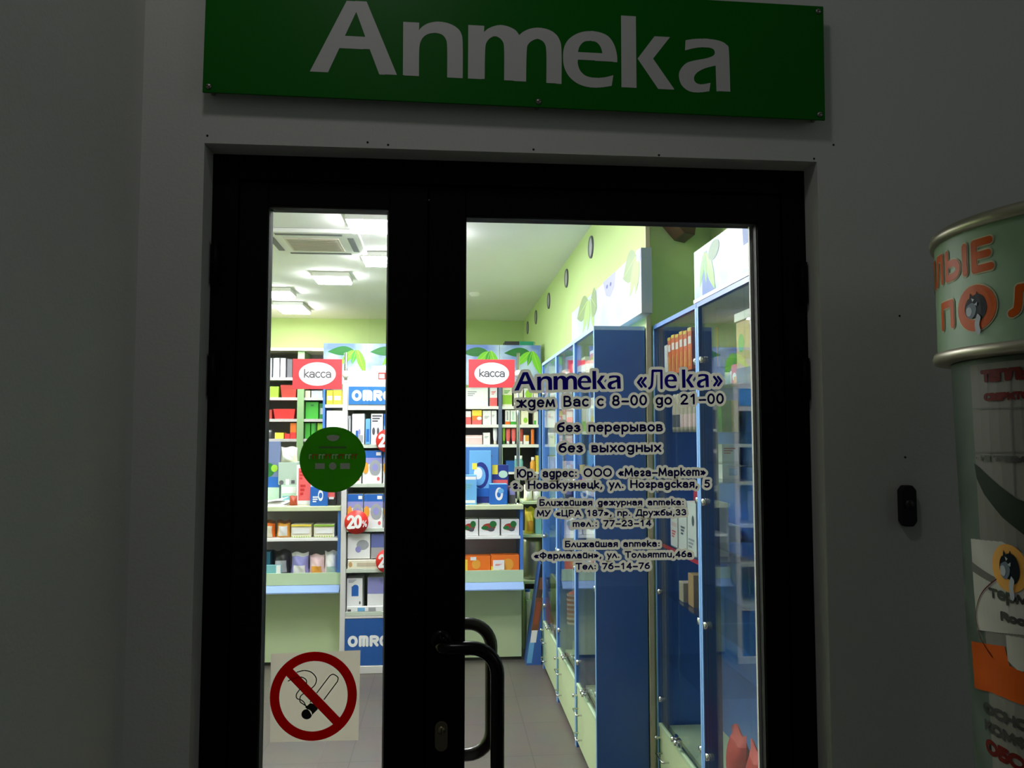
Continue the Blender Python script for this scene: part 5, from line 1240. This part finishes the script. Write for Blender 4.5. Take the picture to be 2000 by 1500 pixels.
# ---- glass cases along the right wall
def knob(m, x, y, z, r=.011):
    m.lathe([(0, -.030), (r, -.028), (r * 1.05, -.018), (r * .5, -.012), (r * .5, 0)], (x, y, z), CHROME, 14, 'x')
def glass_case(label, xf, xb, y0, y1, back, shelves, drawer=True, endpanel=False, top=True, group='glass cases along the right wall'):
    t = thing('glass_case', (xf, y0, 0), label, 'display case', group)
    z0, z1 = (.31, 2.10)
    MB().box(xf + .046, xb, y0 + .0195, y1 - .0195, z0 - .018, z0, LGREEN).build('base_board', t)
    pw = .043 if endpanel is False else .066
    if top: MB().box(xf - .004, xb, y0 + .001, y1 - .001, z1 - .018, z1, mat('sky blue edge', (150, 185, 228), .4) if not endpanel else BLUE).build('top_board', t)
    MB().box(xb - .012, xb, y0 + .0195, y1 - .0195, z0 + .001, z1 - .019, back).build('back_panel', t)
    ep = []
    if endpanel == 'far': ep = [(y1 - .0005, y1 + .004, xb - .013)]
    if endpanel is False: ep = [(y0 + .001, y0 + .0185, xb)]
    for a, b, xx in ep: MB().box(xf - .0008, xb if endpanel is False else xx, a, b, .0, z1 - .0185, BLUEDARK if endpanel is False else BLUE).build('side_panel', t)
    # front posts with a light edge band
    for a, b in ((y0 + .001, y0 + .0185), (y1 - .0185, y1 - .001)):
        if not (endpanel is False and a < y0 + .002):
            MB().box(xf - .001, xf + pw, a, b, 0.0, z1 - .0185, BLUE if endpanel is False else BLUEDARK).build('post', t)
        MB().box(xf - .004, xf - .0012, a, b, 0.0, z1 - .0185, BLUEEDGE).build('edge_band', t)
    for z in shelves: MB().box(xf + .022, xb - .014, y0 + .021, y1 - .021, z - .006, z, CASEGLASS).build('glass_shelf', t)
    n = 2
    for i in range(n):
        a = y0 + .021 + (y1 - y0 - .042) * i / n + .001; b = y0 + .021 + (y1 - y0 - .042) * (i + 1) / n - .001
        d = MB().box(xf + .004, xf + .009, a, b, z0 + .016, z1 - .022, CASEGLASS).build('glass_door', t)
        yc = b - .02 if i == 0 else a + .02
        k = MB(); knob(k, xf + .003, yc, z0 + .045); k.box(xf - .006, xf + .003, yc - .014, yc + .014, z0 + .03, z0 + .06, CHROME); k.build('chrome_knob', d)
        for hz in (z0 + .12, .9, 1.35, 1.88):
            h = MB(); yh = a + .012 if i == 0 else b - .012
            h.lathe([(0, -.010), (.013, -.009), (.014, 0)], (xf + .0035, yh, hz), CHROME, 12, 'x'); h.build('glass_hinge', d)
    if drawer:
        dr = MB().box(xf, xf + .016, y0 + .021, y1 - .021, .03, z0 - .004, LGREEN).build('drawer', t, bevel=.002)
        MB().box(xf - .003, xf + .012, y0 + .021, y1 - .021, z0 + .0005, z0 + .014, LGREEN2).build('door_rail', t)
        MB().box(xf + .03, xf + .04, y0 + .021, y1 - .021, 0, z0 - .0185, DARK).build('plinth', t)
        yh = y1 - .13
        h = MB()
        for zz_ in (.09, .21): h.tube([(xf - .001, yh - .04, zz_), (xf - .028, yh - .04, zz_), (xf - .028, yh + .06, zz_), (xf - .001, yh + .06, zz_)], .004, CHROME, 8)
        h.build('drawer_handle', dr)
        h = MB(); knob(h, xf, y1 - .05, z0 - .04, .009); h.box(xf - .003, xf, y1 - .035, y1 - .03, .06, .26, C['dgreen']); h.build('drawer_lock', dr)
    return t
BX, BXB = .69, RX - .006
SHB = [1.86, 1.60, 1.30, .98, .44]
PALEB = mat('pale blue back panel', (150, 178, 224), .45)
glass_case('far glass case along the right wall, next to the slanted blue display', BX, BXB, 4.84, 5.53, PALEB, SHB)
glass_case('middle glass case along the right wall', BX, BXB, 4.16, 4.838, PALEB, SHB)
glass_case('glass case of the long row nearest to the door, ending in a blue side panel', BX, BXB, 3.585, 4.158, PALEB, SHB)
SHA = [1.86, 1.61, 1.42, 1.12, .90, .62]
glass_case('glass case just inside the door with orange packs, behind the blue post', .96, AX - .004, 2.93, 3.565, BLUE, SHA, endpanel='far')
glass_case('mirror backed glass case at the right edge of the wide pane', .96, AX - .004, 2.02, 2.928, MIRROR, [1.775, 1.5, 1.2, .9], endpanel='none')
# picture boards over the cases
fa = thing('picture_board', (.96, 2.5, 2.101), 'leaf picture board on top of the near glass case, right edge of the wide pane', 'picture board', 'leaf picture boards')
def board_print(mb, X, L, m, k=0):
    mb.poly([(X - .0005 - .0002 * k, *tuple(atX(u, v, X))[1:]) for u, v in L], m)
def leaf2(mb, X, u0, v0, u1, v1, w, m, k=0, rib=True):
    """a slender leaf printed on the board between two points"""
    a, b = atX(u0, v0, X), atX(u1, v1, X); d = b - a; L = d.length; d.normalize(); n = Vector((0, -d.z, d.y))
    up = [a + d * L * t + n * w * math.sin(math.pi * t ** .85) for t in [i / 10 for i in range(11)]]
    lo = [a + d * L * t - n * w * math.sin(math.pi * t ** .85) for t in [i / 10 for i in range(9, 0, -1)]]
    mb.poly([(X - .0005 - .0002 * k, p.y, p.z) for p in up + lo], m)
    if rib: mb.poly([(X - .0007 - .0002 * k, (a + d * L * t + n * s * .002).y, (a + d * L * t + n * s * .002).z) for t, s in ((.05, -1), (.9, -.3), (.9, .3), (.05, 1))], LEAFS[3])
OLIVE = mat('olive leaf print', (118, 140, 92), .5); OLIVE2 = mat('pale leaf print', (146, 176, 104), .5); BLUEP = mat('blue print', (92, 130, 214), .4)
m = MB(); m.box(.96, .975, 2.02, 2.96, 2.101, 2.302, SKYP3)
board_print(m, .96, [(1371, 502), (1380, 488), (1398, 560), (1396, 572), (1372, 582)], BLUEP)
board_print(m, .96, [(1450, 445), (1466, 437), (1466, 470), (1452, 480)], BLUEP)
cc = atX(1394, 488, .96)
m.poly([(.9590, cc.y - .056 * math.cos(t) - .012 * math.sin(t), cc.z + .034 * math.sin(t)) for t in [2 * math.pi * i / 24 for i in range(24)]], LEAFS[2])
leaf2(m, .96, 1376, 490, 1367, 563, .020, LEAFS[1], 1); leaf2(m, .96, 1378, 492, 1397, 565, .030, LEAFS[0], 2); leaf2(m, .96, 1376, 490, 1380, 555, .016, LEAFS[1], 3)
m.build('board', fa, recalc=False)
MB().box(.9555, .9595, 2.02, 2.96, 2.102, 2.116, W).build('edge_rail', fa)
fb = thing('picture_board', (.88, 4.5, 2.145), 'long bright leaf picture board above the long row of glass cases', 'picture board', 'leaf picture boards')
m = MB(); m.box(.88, RX - .001, 3.465, 5.42, 2.145, 2.441, SKYP2)
for u, v in ((1247, 493), (1152, 580)):
    s = 1.0 if u > 1200 else .82
    leaf2(m, .88, u - 4 * s, v + 6, u - 30 * s, v + 52 * s, .075, OLIVE, 1); leaf2(m, .88, u - 2, v + 6, u - 17 * s, v + 88 * s, .045, OLIVE2, 2); leaf2(m, .88, u, v + 4, u - 6 * s, v + 84 * s, .045, OLIVE2, 3)
    if u > 1200: board_print(m, .88, [(u - 4, v - 4), (u + 4, v - 8), (u + 4, v + 16), (u - 3, v + 18)], C['violet'], 4)
    else: leaf2(m, .88, u + 2, v + 4, u + 8, v + 62, .05, OLIVE2, 4); leaf2(m, .88, u + 3, v + 2, u + 14, v + 22, .09, OLIVE, 5)
board_print(m, .88, [(1178, 552), (1202, 530), (1200, 560), (1192, 580), (1184, 578)], C['violet'], 1)
for u, v in ((1186, 560), (1193, 555)):
    cc = atX(u, v, .88); m.poly([(.8788, cc.y + .022 * math.cos(t), cc.z + .011 * math.sin(t)) for t in [2 * math.pi * i / 12 for i in range(12)]], C['navy'])
m.build('board', fb, recalc=False)

# goods in the long row (facing the aisle, seen at a grazing angle)
def rowB(z, y0, y1, items, where, X=BX + .03):
    y = y1
    n = len(items)
    for i, (w, h, d, base, acc, desc) in enumerate(items):
        y -= w / 2
        if y - w / 2 < y0: break
        PX(carton(w, d, h, base, acc), 'carton', f'{desc} {where}', 'box', X, y, z + .0005, 'cartons in the long row of glass cases')
        y -= w / 2 + .008
WHT, PNK, CRM = C['white'], C['pink'], C['cream']
strip = ((0, 1, .7, .9, C['red']), (.1, .7, .2, .5, C['grey'], 't'))
rowB(SHB[0], 3.61, 4.12, [(.11, .14, .1, WHT, strip, 'white carton with red band, farthest'), (.12, .11, .1, CRM, ((.1, .8, .3, .6, C['tan'], 't'),), 'cream carton, middle'), (.13, .15, .1, WHT, strip, 'white carton with red band, nearest')], 'on the upper shelf nearest the blue side panel')
rowB(SHB[1], 3.61, 4.12, [(.12, .17, .1, CRM, ((0, 1, .1, .4, C['lime']),), 'cream and lime carton, farthest'), (.12, .16, .1, WHT, ((.1, .9, .2, .4, C['amber']),), 'white and amber carton, middle'), (.13, .18, .1, CRM, ((0, 1, .2, .5, C['yellow']),), 'cream and yellow carton, nearest')], 'on the second shelf nearest the blue panel')
rowB(SHB[2], 3.61, 4.12, [(.12, .12, .1, PNK, (), 'pink carton, farthest'), (.12, .12, .1, WHT, ((.1, .8, .3, .6, C['grey'], 't'),), 'white carton, middle'), (.13, .12, .1, PNK, ((0, 1, .6, .9, W),), 'pink and white carton, nearest')], 'on the third shelf nearest the blue panel')
rowB(SHB[0], 4.19, 4.80, [(.13, .13, .1, PNK, ((.1, .9, .5, .95, C['coral']),), 'pink carton with coral corner, farthest'), (.14, .11, .1, WHT, (), 'white carton, middle'), (.14, .14, .1, PNK, ((.0, .6, .5, 1, mat('magenta print', (190, 70, 110), .5)),), 'pink and magenta carton, nearest')], 'on the upper shelf of the middle case')
rowB(SHB[1], 4.19, 4.80, [(.14, .17, .1, WHT, strip, 'white carton with red band, farthest'), (.14, .15, .1, PNK, (), 'pale pink carton, middle'), (.14, .17, .1, PNK, ((.1, .8, .3, .6, C['beige']),), 'pink and beige carton, nearest')], 'on the second shelf of the middle case')
rowB(SHB[2], 4.19, 4.80, [(.14, .14, .1, PNK, (), 'pink carton, farthest'), (.14, .12, .1, WHT, (), 'white carton, middle'), (.14, .15, .1, PNK, ((0, 1, .4, .7, W),), 'pink carton with white band, nearest')], 'on the third shelf of the middle case')
rowB(SHB[0], 4.87, 5.49, [(.14, .10, .1, C['sky'], (), 'sky blue carton, farthest'), (.14, .08, .1, WHT, (), 'low white carton, middle'), (.14, .12, .1, WHT, (), 'white carton, nearest')], 'on the upper shelf of the far case')
rowB(SHB[1], 4.87, 5.49, [(.14, .16, .1, WHT, strip, 'white carton with red band, farthest'), (.14, .16, .1, WHT, (), 'plain white carton, middle'), (.14, .15, .1, PNK, (), 'pink carton, nearest')], 'on the second shelf of the far case')
rowB(SHB[2], 4.87, 5.49, [(.14, .15, .1, WHT, ((.6, .8, 0, 1, C['red']),), 'white carton with upright red line, farthest'), (.14, .13, .1, WHT, (), 'white carton, middle'), (.14, .15, .1, PNK, ((.3, .4, 0, 1, C['red']),), 'pink carton with red line, nearest')], 'on the third shelf of the far case')
rowB(SHB[3], 3.61, 4.12, [(.13, .14, .1, WHT, (), 'white carton, farther'), (.13, .14, .1, WHT, ((.1, .9, .2, .5, C['grey']),), 'white and grey carton, nearer')], 'on the fourth shelf nearest the blue panel', BX + .05)
rowB(SHB[3], 4.19, 4.80, [(.13, .15, .1, C['violet'], (), 'lilac carton, farther'), (.13, .14, .1, WHT, (), 'white carton, nearer')], 'on the fourth shelf of the middle case', BX + .05)
m = MB(); p = at(1097, 1185, 4.6)
prof = [(.0, -.10), (.022, -.09), (.033, -.05), (.036, 0), (.033, .05), (.022, .09), (0, .10)]
m.lathe(prof, (BX + .05, 4.55, p.z), C['red'], 20)
for i in range(-3, 4):
    z = p.z + i * .026; m.lathe([(.0365, z - .006), (.0368, z + .006)], (BX + .05, 4.55, 0), C['pink'], 20)
m.lathe([(.002, p.z + .09), (.002, .955)], (BX + .05, 4.55, 0), W, 8)
o = m.build('striped_packet', origin=(BX + .05, 4.55, SHB[4])); tag(o, 'red and pink striped spindle shaped packet hanging in the middle case', 'packet')
m = carton(.20, .12, .12, C['beige'], ((.1, .5, .2, .8, C['brown']),)); PX(m, 'carton', 'beige and brown carton low in the far glass case', 'box', BX + .03, 5.2, .312)
m = carton(.16, .12, .11, LGREEN2, ()); PX(m, 'carton', 'pale green carton low in the middle glass case', 'box', BX + .05, 4.5, .312)
m = carton(.14, .12, .2, C['mint'], ()); PX(m, 'carton', 'mint carton low in the case with blue side panel', 'box', BX + .08, 3.85, .4405)

# goods in the case behind the blue post
AXF = .96
for i in range(6):
    y = 3.40 - .058 * i
    PX(carton(.05, .11, .165 + .005 * (i % 2), C['orange'], ((.15, .85, .62, .8, W), (.3, .7, .1, .5, C['amber']), (.1, .9, .92, 1, C['yellow']))), 'orange_pack', f'orange pack, number {("one","two","three","four","five","six")[i]} from the far end of the orange row in the near case', 'pack', AXF + .025, y, SHA[0] + .0005, 'row of orange packs')
PX(carton(.05, .11, .14, WHT, ()), 'carton', 'white carton at the far end of the row of orange packs', 'box', AXF + .03, 3.47, SHA[0] + .0005)
for i in range(6):
    y = 3.40 - .058 * i
    dark = i < 2
    m = MB(); m.lathe([(0, 0), (.022, 0), (.024, .02), (.024, .10), (.02, .12), (.024, .15), (.018, .165), (0, .165)], (0, 0, 0), C['beige'], 14)
    m.lathe([(.0245, .022), (.0245, .075)], (0, 0, 0), C['dgrey'] if dark else C['pink'], 14)
    PX(m, 'cosmetic_bottle', f'{"beige and grey" if dark else "beige and pink"} bottle, number {("one","two","three","four","five","six")[i]} from the far end of its row', 'bottle', AXF + .06, y, SHA[1] + .0005, 'row of beige bottles', bevel=0)
for i, (w, h, c, acc, d_) in enumerate(((.10, .17, WHT, ((.1, .9, .5, .6, C['pink']), (.2, .8, .2, .4, C['coral'], 't')), 'white and pink carton, far end'), (.11, .20, WHT, ((.1, .5, .7, .8, C['dgrey'], 't'), (.3, .8, .3, .5, C['dgrey'], 't')), 'white carton with black writing, middle'), (.11, .21, WHT, ((.5, .8, .55, .75, C['dgrey'], 'o'), (.1, .8, .1, .3, C['grey'], 't')), 'white carton with dark round print, near end'))):
    PX(carton(w, .13, h, c, acc), 'carton', f'{d_} of the red edged shelf', 'box', AXF + .03, 3.38 - .125 * i, SHA[3] + .0005, 'cartons on the red edged shelf')
PX(carton(.07, .06, .05, C['red'], ()), 'carton', 'small red carton on top of the white cartons in the near case', 'box', AXF + .05, 3.13, SHA[3] + .2150)
m = MB(); m.box(AXF + .0205, AXF + .0225, 2.955, 3.53, SHA[3] - .022, SHA[3] - .0065, C['red']); tag(m.build('shelf_strip', origin=(AXF + .02, 3.2, SHA[3])), 'red price strip along a shelf edge in the near case', 'price strip')
PX(carton(.07, .08, .13, C['tan'], ()), 'carton', 'taller of two tan cartons low in the near case', 'box', AXF + .05, 3.22, SHA[4] + .0005)
PX(carton(.06, .08, .08, C['beige'], ()), 'carton', 'shorter of two tan cartons low in the near case', 'box', AXF + .04, 3.32, SHA[4] + .0005)
PX(carton(.06, .05, .19, WHT, ((.3, .5, .3, .4, C['black'], 'o'), (.6, .8, .3, .4, C['black'], 'o'))), 'carton', 'white carton with two dark dots beside the blue post', 'box', AXF + .03, 3.02, SHA[4] + .0005)
m = MB(); m.tube([(AXF + .06, 3.03 + .018 * math.cos(a), .73 + .09 * math.sin(a)) for a in [2 * math.pi * i / 20 for i in range(21)]], .008, C['lime'], 8)
tag(m.build('yellow_ring', origin=(AXF + .06, 3.03, .622)), 'yellow green elongated ring standing beside the blue post', 'ring')
# deeper row of goods seen through the mirror case
for i, (z, h, c, acc, lab) in enumerate(((SHA[0], .09, C['mint'], ((0, 1, .6, .9, W),), 'mint and white carton deep in the near case, upper shelf'), (SHA[1], .13, C['green'], ((.6, 1, 0, 1, C['yellow']),), 'green and yellow carton deep in the near case'), (SHA[2], .14, WHT, ((.1, .8, .7, .9, C['red'], 't'), (.4, .9, .1, .3, C['sky'])), 'white carton with red writing deep in the near case'), (SHA[3], .11, WHT, (), 'plain white carton deep in the near case'))):
    o = place(carton(.07, .12, h, c, acc), 'carton', lab, 'box', (1.165, 3.16, z + .0005), 0, 'goods deep in the near case')
# goods in the mirror case
p = at(1457, 740, 2.72)
PX(carton(.18, .14, .215, C['tan'], ((.1, .4, .5, .8, C['green'], 'o'), (0, 1, 0, .25, C['dgrey'])), top=W), 'carton', 'tan carton with a dark base high at the right edge of the wide pane', 'box', 1.02, 2.60, 1.7755)
PX(carton(.19, .15, .03, W), 'box_lid', 'white lid lying on the tan carton at the right edge of the pane', 'lid', 1.015, 2.60, 1.992)
PX(carton(.06, .05, .075, C['red'], ((.2, .8, .2, .6, W, 'o'), (.4, 1, 0, .4, C['amber']))), 'carton', 'small red and amber carton left of the tan carton', 'box', 1.03, 2.74, 1.7755)
for i, y in enumerate((2.80, 2.86)):
    PX(jar(.022, .055, C['mint'], W), 'jar', ('white lidded jar, nearer of two beside the small red carton', 'white lidded jar, farther of two, close to the blue post')[i], 'jar', 1.06, y, 1.7755, 'small jars in the mirror case', bevel=0)
PX(carton(.12, .1, .12, C['pink'], ((.1, .9, .3, .6, C['grey']),)), 'carton', 'grey pink carton on the second shelf of the mirror case', 'box', 1.08, 2.56, 1.5005)
PX(carton(.12, .1, .09, C['violet'], ()), 'carton', 'lilac carton on the third shelf of the mirror case', 'box', 1.08, 2.56, 1.2005)
for i, (y, lab) in enumerate(((2.80, 'farther'), (2.62, 'middle'), (2.46, 'nearer'))):
    PX(pouch(.15, .09, .26, C['red'], W, (.1, .4), C['coral']), 'snack_bag', f'red bag standing low in the mirror case, {lab} of three', 'bag', 1.0, y, .3115, 'red bags in the mirror case', bevel=0)
